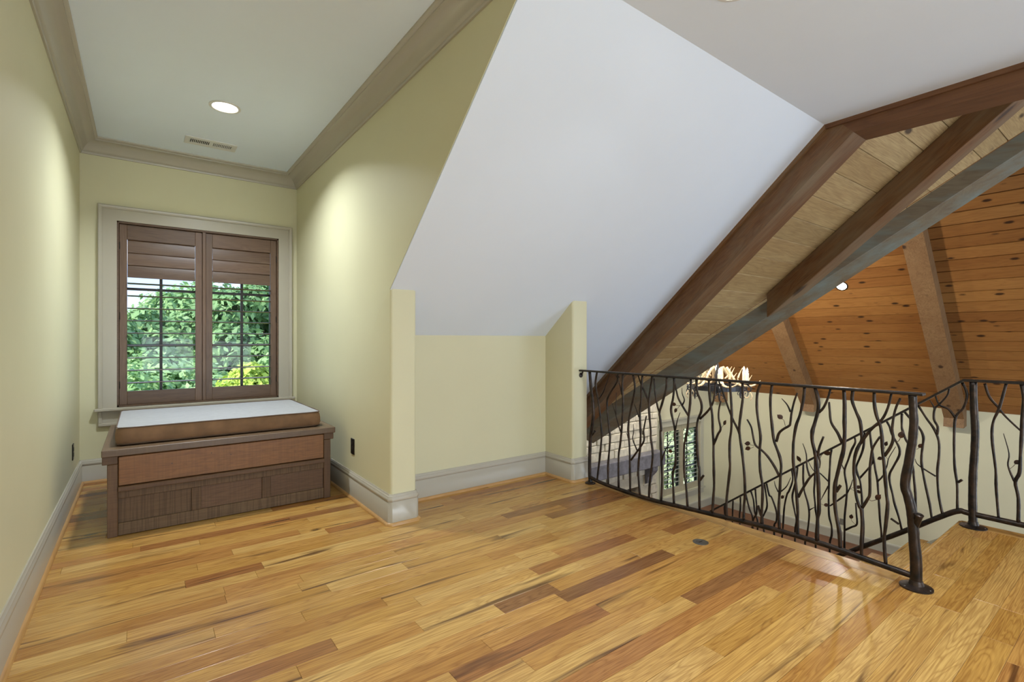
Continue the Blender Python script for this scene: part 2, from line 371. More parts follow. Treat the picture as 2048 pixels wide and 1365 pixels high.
# behind the camera
struct(wall_with_hole(MB(), 'y', -3.4, -3.27, XL-0.15, 4.0, 0, 1.4, (0.0, 2.6, 0.4, 1.3)).build('wall_front', 'wall_paint'))

# ---- loft ceilings
def slab(name, mat, pts, th, parent=None):
    lo = [Vector(p) for p in pts]; return MB().hexa(lo, [p+Vector((0, 0, th)) for p in lo]).build(name, mat, parent)
y1 = (3.94-ZF)/0.84
CE = MB()
CE.box(XL-0.15, XR+0.001, 1.0, YB+0.1, ZA, ZA+0.06)
CE.box(XL-0.15, XR+0.001, 0.95, 1.0, ZF, ZA+0.06)
CE.box(XL-0.15, XR+0.001, -y1, 0.95, ZF, ZF+0.06)
CE.box(XR+0.001, 3.94, -y1, y1, ZF, ZF+0.06)
CE.hexa([(XR+0.003, y1, ZF), (3.94, y1, ZF), (4.25, 4.7, slope(4.7)), (XR+0.003, 4.7, slope(4.7))], [(XR+0.003, y1, ZF+0.07), (3.94, y1, ZF+0.07), (4.25, 4.7, slope(4.7)+0.07), (XR+0.003, 4.7, slope(4.7)+0.07)])
CE.hexa([(XL-0.15, -4.7, slope(4.7)), (4.0, -4.7, slope(4.7)), (4.0, -y1, ZF), (XL-0.15, -y1, ZF)], [(XL-0.15, -4.7, slope(4.7)+0.07), (4.0, -4.7, slope(4.7)+0.07), (4.0, -y1, ZF+0.07), (XL-0.15, -y1, ZF+0.07)])
struct(CE.build('ceiling', 'ceiling_paint'))

# unseen roof and west gable over the loft, added to block stray sun
RF = MB()
for pts in ([(XL-0.2, -4.7, slope(4.7)+0.16), (4.2, -4.7, slope(4.7)+0.16), (4.2, 0, slope(0)+0.16), (XL-0.2, 0, slope(0)+0.16)], [(XL-0.2, 0, slope(0)+0.16), (4.2, 0, slope(0)+0.16), (4.2, 1.2, slope(1.2)+0.16), (XL-0.2, 1.2, slope(1.2)+0.16)], [(XP, 1.2, slope(1.2)+0.16), (3.95, 1.2, slope(1.2)+0.16), (3.95, 4.7, slope(4.7)+0.16), (XP, 4.7, slope(4.7)+0.16)]):
    RF.hexa(pts, [(x, y_, z+0.04) for x, y_, z in pts])
RF.hexa([(XL-0.15, -3.4, 1.2), (XL-0.15, 1.2, 2.8), (XL-0.15, 1.2, slope(1.2)+0.16), (XL-0.15, 0, slope(0)+0.16)], [(XL-0.1, -3.4, 1.2), (XL-0.1, 1.2, 2.8), (XL-0.1, 1.2, slope(1.2)+0.16), (XL-0.1, 0, slope(0)+0.16)])
struct(RF.build('roof', 'bark'))

# ---- oak floor: every board a piece
FL = struct(MB().box(XL-0.15, FE-0.015, -3.4, YB+0.1, -0.28, -0.019).box(FE-0.015, FX-0.015, -3.4, NY-0.015, -0.28, -0.019).build('floor', 'floor_oak'))
def view_px(p):
    d = Vector(p)-Vector((0, 0, CAM_H)); w = d.x*math.sin(YAW)+d.y*math.cos(YAW)
    if w < 0.3: return None
    return (1024+FPX*(d.x*math.cos(YAW)-d.y*math.sin(YAW))/w, 680-FPX*d.z/w)
def board_mesh(x0, x1, y0, y1, zt=0.0, th=0.018, b=0.0007):
    mb = MB(); g = 0.0004; x0 += g; x1 -= g; y0 += g; y1 -= g
    lo = [(x0, y0, zt-th), (x1, y0, zt-th), (x1, y1, zt-th), (x0, y1, zt-th)]; md = [(x, y, zt-b) for x, y, z in lo]
    hi = [(x0+b, y0+b, zt), (x1-b, y0+b, zt), (x1-b, y1-b, zt), (x0+b, y1-b, zt)]
    i = len(mb.v); mb.v += lo+md+hi; mb.f += [(i+8, i+9, i+10, i+11)]
    for r in (0, 4):
        for k in range(4): mb.f.append((i+r+k, i+r+(k+1) % 4, i+r+4+(k+1) % 4, i+r+4+k))
    return mb
PW = 0.0889; hidden_boards = MB(); nseen = 0; rows = []
y = NY-PW-0.0
y0s = [NY-PW*(k+1) for k in range(46)]+[NY+PW*k for k in range(51)]
for yb in sorted(y0s):
    ye = yb+PW; yc = (yb+ye)/2
    if yb < -3.27 or ye > YB+0.06: continue
    if yc > YK: ex = [(XL, XR+0.02)]
    elif yc > YP: ex = [(XL, XR+0.02), (XP-0.02, XK+0.02)]
    elif yc > NY: ex = [(XL, FE-0.085)]
    elif yc > NY-PW: ex = [(XL, 2.98), (2.98, FX)]
    else: ex = [(XL, FX-0.085)]
    for (xa, xb) in ex:
        x = xa-rnd.uniform(0, 0.9); first = True
        while x < xb:
            ln = rnd.choice((0.35, 0.5, 0.62, 0.75, 0.9, 1.1, 1.35, 1.7))*rnd.uniform(0.9, 1.1)
            a = max(x, xa); b = min(x+ln, xb)
            if xb-b < 0.15: b = xb; ln = 99
            if b-a > 0.02:
                ps = [view_px((px, py, 0)) for px in (a, (a+b)/2, b) for py in (yb, ye)]
                seen = any(p and -60 < p[0] < 2110 and p[1] < 1440 for p in ps)
                mb = board_mesh(a, b, yb, ye)
                if seen and nseen < 300: mb.build('plank', 'nosing_oak' if xa > 2.9 else 'floor_oak', FL); nseen += 1
                else:
                    i = len(hidden_boards.v); hidden_boards.v += mb.v; hidden_boards.f += [tuple(i+q for q in f) for f in mb.f]
            x += ln
o = hidden_boards.build('floor_planks', 'floor_oak', FL); o['kind'] = 'stuff'
# border board and nosing along the open edge
box('edge_board', 'nosing_oak_y', FL, FE-0.085, FE+0.02, NY, YP+0.0, -0.018, 0.0, 0.002)
box('edge_board', 'nosing_oak_y', FL, FX-0.085, FX+0.02, -3.27, NY-PW, -0.018, 0.0, 0.002)
MB().tube([(2.98, NY+0.012, -0.013), (FX+0.01, NY+0.012, -0.013)], 0.013, 10, smooth=1).build('stair_nosing', 'nosing_oak', FL, smooth=True)
MB().tube([(FE+0.02, NY+0.02, -0.013), (FE+0.02, YP, -0.013)], 0.013, 10, smooth=1).build('edge_nosing', 'nosing_oak_y', FL, smooth=True)
MB().tube([(FX+0.02, -3.2, -0.013), (FX+0.02, NY+0.01, -0.013)], 0.013, 10, smooth=1).build('edge_nosing', 'nosing_oak_y', FL, smooth=True)
box('fascia', 'hall_trim', FL, FX-0.015, FX, -3.2, NY-0.02, -0.28, -0.026)
box('fascia', 'hall_trim', FL, FE-0.015, FE, NY, YP, -0.28, -0.026)

# ---- baseboards with shoe moulding, crown
BASE = [(0, 0.0), (0.016, 0.0), (0.016, 0.138), (0.0135, 0.141), (0.0135, 0.147), (0.018, 0.150), (0.020, 0.158), (0.018, 0.166), (0.013, 0.172), (0.013, 0.177), (0.009, 0.181), (0.006, 0.190), (0, 0.190)]
SHOE = [(0.016, 0.0), (0.031, 0.0), (0.0305, 0.007), (0.027, 0.013), (0.022, 0.017), (0.016, 0.018)]
def baseboard(name, path, shoe_mat):
    b = struct(MB().sweep(path, BASE).build(name, 'trim_paint', smooth=True))
    MB().sweep(path, SHOE).build('shoe_moulding', shoe_mat, b, smooth=True); return b
baseboard('baseboard_left', [(XL, -3.27), (XL, YB)][::-1], 'shoe_oak_y')
baseboard('baseboard_back', [(XR, YB), (XL, YB)], 'shoe_oak')
r = 0.012
baseboard('baseboard_right', [(XE, YP+0.1), (XE, YP+r), (XE-r, YP), (XK+r, YP), (XK, YP+r), (XK, YK), (XP, YK), (XP, YP+r), (XP-r, YP), (XR+r, YP), (XR, YP+r), (XR, YB)], 'shoe_oak')
CROWN = [(0.0, ZA-0.125), (0.010, ZA-0.125), (0.013, ZA-0.118), (0.013, ZA-0.108), (0.022, ZA-0.102), (0.026, ZA-0.092), (0.034, ZA-0.075), (0.048, ZA-0.055), (0.070, ZA-0.036), (0.090, ZA-0.029), (0.100, ZA-0.027), (0.101, ZA-0.020), (0.112, ZA-0.014), (0.118, ZA-0.006), (0.118, ZA), (0.0, ZA)]
struct(MB().sweep([(XR, 1.0), (XR, YB), (XL, YB), (XL, 1.0)], CROWN).build('trim_1', 'trim_paint', smooth=True))

# ---- window_1 in the alcove
W1 = struct_empty('window_1', (0.455, YB, 0.58))
CW = [(0.0, 0.0), (0.0, -0.02), (0.025, -0.02), (0.09, -0.018), (0.094, -0.026), (0.104, -0.032), (0.116, -0.034), (0.122, -0.030), (0.122, 0.0)]   # (out from opening, depth)
def casing_piece(parent, name, a, b, outa, outb):   # a,b inner corners (x,z); outa/outb mitre directions
    mb = MB(); k = len(CW)
    for (p, od) in ((a, outa), (b, outb)):
        for o_, d_ in CW: mb.v.append((p[0]+od[0]*o_, YB+d_, p[1]+od[1]*o_))
    for j in range(k): mb.f.append((j, (j+1) % k, k+(j+1) % k, k+j))
    mb.f.append(tuple(range(k))); mb.f.append(tuple(range(2*k-1, k-1, -1)))
    return mb.build(name, 'trim_paint', parent, smooth=True)
casing_piece(W1, 'casing', (WX0, WZ0-0.005), (WX0, WZ1), (-1, 0), (-1, 1))
casing_piece(W1, 'casing', (WX1, WZ0-0.005), (WX1, WZ1), (1, 0), (1, 1))
casing_piece(W1, 'casing', (WX0, WZ1), (WX1, WZ1), (-1, 1), (1, 1))
box('sill', 'trim_paint', W1, WX0-0.145, WX1+0.145, YB-0.058, YB+0.02, 0.573, 0.597, 0.005)
MB().hexa([(WX0-0.122, YB, 0.445), (WX1+0.122, YB, 0.445), (WX1+0.122, YB, 0.573), (WX0-0.122, YB, 0.573)], [(WX0-0.122, YB-0.018, 0.445), (WX1+0.122, YB-0.018, 0.445), (WX1+0.122, YB-0.018, 0.573), (WX0-0.122, YB-0.018, 0.573)]).build('apron', 'trim_paint', W1)
for nm, x0, x1, z0, z1 in (('apron_moulding', WX0-0.12, WX1+0.12, 0.449, 0.475), ('apron_moulding', WX0-0.12, WX0-0.095, 0.475, 0.571), ('apron_moulding', WX1+0.095, WX1+0.12, 0.475, 0.571)):
    box(nm, 'trim_paint', W1, x0, x1, YB-0.026, YB-0.017, z0, z1, 0.004)
for nm, (x0, x1, z0, z1) in (('jamb', (WX0, WX0+0.012, WZ0, WZ1)), ('jamb', (WX1-0.012, WX1, WZ0, WZ1)), ('head_jamb', (WX0, WX1, WZ1-0.012, WZ1)), ('sill_jamb', (WX0, WX1, WZ0, WZ0+0.012))):
    box(nm, 'shutter_wood', W1, x0, x1, YB-0.006, YB+0.165, z0, z1)
for (sx0, sx1) in ((WX0+0.012, 0.455), (0.455, WX1-0.012)):      # two sashes
    sh = box('sash', 'sash_dark', W1, sx0, sx0+0.045, YB+0.12, YB+0.15, WZ0+0.012, WZ1-0.012)
    box('sash_rail', 'sash_dark', sh, sx1-0.045, sx1, YB+0.12, YB+0.15, WZ0+0.012, WZ1-0.012)
    box('sash_rail', 'sash_dark', sh, sx0, sx1, YB+0.12, YB+0.15, WZ0+0.012, WZ0+0.06)
    box('sash_rail', 'sash_dark', sh, sx0, sx1, YB+0.12, YB+0.15, WZ1-0.06, WZ1-0.012)
    cx = 0.138 if sx0 < 0 else 0.775
    box('muntin', 'sash_dark', sh, cx-0.011, cx+0.011, YB+0.125, YB+0.147, WZ0+0.05, WZ1-0.05)
    for zz in (1.11, 1.60): box('muntin', 'sash_dark', sh, sx0+0.03, sx1-0.03, YB+0.126, YB+0.146, zz-0.011, zz+0.011)
    box('pane', 'glass', sh, sx0+0.03, sx1-0.03, YB+0.134, YB+0.138, WZ0+0.05, WZ1-0.05)

# shutters
def shutter(x0, x1, label, mat, matv, yc, z0, z1, stile, top_rail, bot_rail, spacing, closed, lw, group, open_tilt=0.0):
    cx = (x0+x1)/2; t = thing('window_shutter', label, 'shutter', (cx, yc, z0), group)
    for a, b in ((x0, x0+stile), (x1-stile, x1)): box('stile', matv, t, a, b, yc-0.014, yc+0.014, z0, z1, 0.002)
    box('top_rail', mat, t, x0+stile, x1-stile, yc-0.012, yc+0.012, z1-top_rail, z1, 0.002)
    box('bottom_rail', mat, t, x0+stile, x1-stile, yc-0.012, yc+0.012, z0, z0+bot_rail, 0.002)
    zt = z1-top_rail; k = 0; z = zt-spacing/2
    while z > z0+bot_rail+spacing*0.35:
        n = 8; lo = []; hi = []
        ang = R(84) if k < closed else open_tilt
        mb = MB(); ring = []
        for q in range(2*n):
            a = 2*math.pi*q/(2*n); u = math.cos(a)*lw/2; w = math.sin(a)*0.0052
            ring.append((u*math.cos(ang)-w*math.sin(ang), u*math.sin(ang)+w*math.cos(ang)))
        xa, xb = x0+stile+0.002, x1-stile-0.002
        mb.hexa([(xa, yc+yy, z+zz) for yy, zz in ring], [(xb, yc+yy, z+zz) for yy, zz in ring])
        mb.build('louver', mat, t, smooth=True); z -= spacing; k += 1
    return t
g = 'brown louvered shutters of the alcove window'
SY = YB+0.03
shutter(-0.150, 0.440, 'brown wooden louvered shutter nearer the blank left alcove wall', 'shutter_wood', 'shutter_wood_v', SY, 0.612, 2.132, 0.052, 0.125, 0.112, 0.1055, 3, 0.112, g)
shutter(0.468, 1.060, 'brown wooden louvered shutter nearer the alcove wall with the sloped edge', 'shutter_wood', 'shutter_wood_v', SY, 0.612, 2.132, 0.052, 0.125, 0.112, 0.1055, 3, 0.112, g)
SF = W1
for x0, x1, z0, z1, mt in ((WX0+0.002, -0.1515, 0.6, 2.148, 'shutter_wood_v'), (1.0615, WX1-0.002, 0.6, 2.148, 'shutter_wood_v'), (0.4415, 0.4665, 0.612, 2.134, 'shutter_wood_v'), (WX0+0.002, WX1-0.002, 2.134, 2.148, 'shutter_wood'), (WX0+0.002, WX1-0.002, 0.598, 0.611, 'shutter_wood')):
    box('shutter_frame', mt, W1, x0, x1, SY-0.032, SY+0.016, z0, z1, 0.002)
for z in (0.78, 1.36, 1.95):
    for x in (-0.150, 1.060): MB().tube([(x, SY-0.018, z-0.03), (x, SY-0.018, z+0.03)], 0.005, 8, smooth=1).build('hinge', 'black_plate', W1, smooth=True)

# ---- great room shell
struct(MB().box(XF, XF+0.15, -3.4, YG+0.15, HF, 0.25).build('wall_far', 'hall_paint'))
GW = (8.62, 10.0, -2.10, -0.66)
ge = wall_with_hole(MB(), 'y', YG, YG+0.15, 4.2, XF, HF, 0.03, GW)
ge.hexa([(XN, YG, 0.03), (XF, YG, 0.03), (XRIDGE, YG, ZRIDGE+0.05)], [(XN, YG+0.15, 0.03), (XF, YG+0.15, 0.03), (XRIDGE, YG+0.15, ZRIDGE+0.05)])
struct(ge.build('wall_end', 'hall_paint'))
gb2 = wall_with_hole(MB(), 'y', -3.42, -3.27, 4.0, XF, HF, 2.2, (5.6, 9.2, -1.6, 2.0))
gb2.hexa([(4.0, -3.42, 2.2), (XF, -3.42, 2.2), (XRIDGE, -3.42, ZRIDGE+0.3)], [(4.0, -3.27, 2.2), (XF, -3.27, 2.2), (XRIDGE, -3.27, ZRIDGE+0.3)])
struct(gb2.build('wall_gable', 'hall_paint'))
struct(MB().box(FE-0.17, FE-0.02, NY, YP+1.9, HF, -0.28).box(FE-0.02, 4.58, 4.76, 4.90, HF, 0.1).box(4.42, 4.57, 4.90, YG, HF, 0.1).box(FE-0.17, FE-0.02, YP+0.34, 4.86, -0.28, 0.6).build('wall_stair', 'hall_paint'))
struct(MB().box(FE-0.17, 4.19, -3.3, NY-0.03, HF, -0.28).build('wall_under_landing', 'hall_paint'))
struct(MB().box(2.5, XF, -3.4, YG, HF-0.1, HF).build('floor', 'hall_floor'))
hb = [(0, HF), (0.016, HF), (0.016, HF+0.14), (0.02, HF+0.15), (0.015, HF+0.172), (0.006, HF+0.185), (0, HF+0.185)]
struct(MB().sweep([(XF, -3.2), (XF, YG), (8.3, YG)], hb).build('baseboard_far', 'hall_trim', smooth=True))

# far roof slope in knotty pine boards, every board a piece
def far_pt(s, y, off=0.0):      # s metres up the slope from the eave; off below the boards
    c, sn = math.cos(math.atan(1.25)), math.sin(math.atan(1.25)); return (XF-s*c-off*sn*1.0, y, 0.03+s*sn-off*c)
LEN = math.hypot(XF-XRIDGE, ZRIDGE-0.03); BW = 0.1765
RC = struct(MB().hexa([far_pt(0, -3.3, -0.02), far_pt(0, YG, -0.02), far_pt(LEN, YG, -0.02), far_pt(LEN, -3.3, -0.02)], [far_pt(0, -3.3, -0.08), far_pt(0, YG, -0.08), far_pt(LEN, YG, -0.08), far_pt(LEN, -3.3, -0.08)]).build('ceiling', 'dark_groove'))
s = 0.0
while s < LEN-0.01:
    e = min(s+BW, LEN); b = 0.007; g_ = 0.005
    cuts = sorted([-3.3, YG]+([rnd.uniform(-2.5, 0.4)] if rnd.random() < 0.6 else []))
    for ya, yb in zip(cuts[:-1], cuts[1:]):
        mb = MB(); q = [(s+g_, -0.019), (s+g_, -b), (s+b, 0), (e-b, 0), (e-g_, -b), (e-g_, -0.019)]
        mb.hexa([far_pt(a, ya+0.0005, h) for a, h in q], [far_pt(a, yb-0.0005, h) for a, h in q]); mb.build('plank', 'pine', RC)
    s = e
# near roof slope (over the great room, behind the valley) and the wing roof in paler boards
def side(y): return 1 if y > 0 else -1
NC = MB()
for pts in ([(XN, YG, 0.1), (XRIDGE, YG, ZRIDGE+0.07), (XRIDGE, YT, ZRIDGE+0.07), (XN, 4.66, 0.1)], [(xv(slope(3.3)), -3.3, slope(3.3)+0.07), (XRIDGE, -YT, ZRIDGE+0.07), (XRIDGE, -3.3, ZRIDGE+0.07)]):
    NC.hexa(pts, [(x, y_, z+0.05) for x, y_, z in pts])
struct(NC.build('ceiling', 'pine'))
WCM = MB()
for pts in ([(3.9, YT, ZRIDGE+0.105), (XRIDGE+0.1, YT, ZRIDGE+0.105), (4.55, 4.75, slope(4.75)+0.105), (3.9, 4.75, slope(4.75)+0.105)], [(3.9, -YT, ZRIDGE+0.09), (XRIDGE+0.1, -YT, ZRIDGE+0.09), (XRIDGE+0.1, YT, ZRIDGE+0.09), (3.9, YT, ZRIDGE+0.09)], [(3.9, -YT, ZRIDGE+0.1), (XRIDGE+0.3, -YT, ZRIDGE+0.1), (5.7, -3.4, slope(3.4)+0.1), (3.9, -3.4, slope(3.4)+0.1)]):
    WCM.hexa(pts, [(x, y_, z+0.05) for x, y_, z in pts])
WC = struct(WCM.build('ceiling', 'dark_groove'))
ypos = [1.542+0.1785*k for k in range(-7, 18)]
def wpt(x, y, h): return (x, y, slope(y)+0.08+h)
for ya, yb in zip(ypos[:-1], ypos[1:]):
    b = 0.005; g_ = 0.003
    x1a = xv(slope(ya)+0.08)+0.19; x1b = xv(slope(yb)+0.08)+0.19; x0a = 3.97; mb = MB()
    A = [wpt(x0a, ya+g_, 0.02), wpt(x0a, ya+g_, b), wpt(x0a, ya+b, 0), wpt(x0a, yb-b, 0), wpt(x0a, yb-g_, b), wpt(x0a, yb-g_, 0.02)]
    B = [wpt(x1a, ya+g_, 0.02), wpt(x1a, ya+g_, b), wpt(x1a, ya+b, 0), wpt(x1b, yb-b, 0), wpt(x1b, yb-g_, b), wpt(x1b, yb-g_, 0.02)]
    mb.hexa(A, B); mb.build('plank', 'pale_plank', WC)

# ---- timbers
def beam(name, lab, mat, lo, hi, parent=None, bevel=True):
    o = MB().hexa(lo, hi).build(name, mat, parent)
    if parent is None and bevel: bv = o.modifiers.new('edge', 'BEVEL'); bv.width = 0.006; bv.segments = 1
    if parent is None: tag(o, lab, 'beam')
    return o
def off(x, y, d): return (x, y, slope(y)+d)
# sloped trim beam at the edge of the white ceiling, with its flat header and a small lip against the plaster
ya, yb = 1.33, 4.72
xa_, xb_ = 3.915, 4.21
RB = beam('trim_rafter', 'dark timber rafter bordering the edge of the white sloped ceiling', 'rafter_wood',
     [off(3.905, 1.315, -0.25), off(4.14, 1.315, -0.25), off(4.14, 1.49, 0.1), off(3.905, 1.49, 0.1)],
     [off(xb_, yb, -0.25), off(xb_+0.2, yb, -0.25), off(xb_+0.2, yb, 0.1), off(xb_, yb, 0.1)], bevel=False)
lp = MB().hexa([off(3.885, y1-0.005, -0.035), off(3.93, y1-0.005, -0.035), off(3.93, y1-0.005, 0.02), off(3.885, y1-0.005, 0.02)], [off(4.175, 4.65, -0.035), off(4.24, 4.65, -0.035), off(4.24, 4.65, 0.02), off(4.175, 4.65, 0.02)])
lp.build('lip_moulding', 'rafter_wood', RB)
HB = beam('header_beam', 'level dark timber header along the edge of the flat white ceiling', 'header_wood',
     [(3.905, 1.314, 2.585), (4.14, 1.314, 2.585), (4.14, 1.489, 2.78), (3.905, 1.489, 2.78)], [(3.905, -y1, 2.535), (4.14, -y1, 2.535), (4.14, -y1, 2.78), (3.905, -y1, 2.78)], bevel=False)
MB().box(3.885, 3.925, -y1, y1-0.005, ZF-0.03, ZF+0.01).build('lip_moulding', 'header_wood', HB)
# infill above the header up to the roof
struct(MB().hexa([(4.06, -1.55, 2.66), (4.06, 1.48, 2.66), (4.06, 1.58, 2.72), (4.06, YT, ZRIDGE+0.14), (4.06, -YT, ZRIDGE+0.14), (4.06, -1.65, 2.72)], [(4.1, -1.55, 2.66), (4.1, 1.48, 2.66), (4.1, 1.58, 2.72), (4.1, YT, ZRIDGE+0.14), (4.1, -YT, ZRIDGE+0.14), (4.1, -1.65, 2.72)]).build('trim_2', 'header_wood'))
beam('jack_rafter', 'dark timber rafter between the pale plank ceiling and the diagonal valley beam', 'rafter_wood',
     [off(5.66, 0.35, -0.2), off(5.90, 0.35, -0.2), off(5.90, 0.35, 0.079), off(5.66, 0.35, 0.079)],
     [off(5.70, 2.78, -0.2), off(5.93, 2.45, -0.2), off(5.93, 2.45, 0.079), off(5.70, 2.78, 0.079)])
# valley beam: bottom right edge, bottom left edge and top left edge run parallel to the valley
vd = Vector((7.34-4.954, 0.932-4.769, 2.957+0.266)); v0 = Vector((4.954, 4.769, -0.266)); 
t0, t1 = 0.0, 1.18
lo0 = v0+vd*t0; lo1 = v0+vd*t1
def vcorners(p):
    p = Vector(p); return [p, p+Vector((-0.24, -0.03, 0.11)), p+Vector((-0.24, -0.03, 0.315)), p+Vector((0.06, 0.02, 0.345))]
VB = beam('valley_beam', 'long diagonal valley beam, daylight painted grey, under the pale plank ceiling', 'valley_wood', vcorners(lo0), vcorners(lo1))
# exposed rafters on the far pine slope
for yc, w, lab in ((2.10, 0.25, 'wide brown rafter crossing the pine plank slope above the stair newel'), (4.27, 0.25, 'brown rafter on the pine plank slope near the candle chandelier'), (6.11, 0.24, 'brown rafter against the end wall behind the candle chandelier'), (-0.05, 0.25, 'brown rafter on the pine plank slope beyond the landing rail')):
    q = [(yc-w/2, 0.20), (yc+w/2, 0.20), (yc+w/2, -0.0), (yc-w/2, -0.0)]
    lo = [far_pt(-0.12 if o_ < 0.1 else -0.02, y_, o_) for y_, o_ in q]
    lo = [(10.34, yc-w/2, -0.235), (10.34, yc+w/2, -0.235), (XF-0.001, yc+w/2, -0.215), (XF-0.001, yc-w/2, -0.215)]
    lo2 = [far_pt(0.0, yc-w/2, 0.20), far_pt(0.0, yc+w/2, 0.20), (XF-0.001, yc+w/2, 0.03), (XF-0.001, yc-w/2, 0.03)]
    mb = MB(); hi = [far_pt(LEN-0.3, y_, o_) for y_, o_ in q]
    mb.hexa(lo2, hi); mb.hexa(lo, lo2)
    o = mb.build('exposed_rafter', 'far_rafter'); tag(o, lab, 'beam', 'rafters of the pine slope')

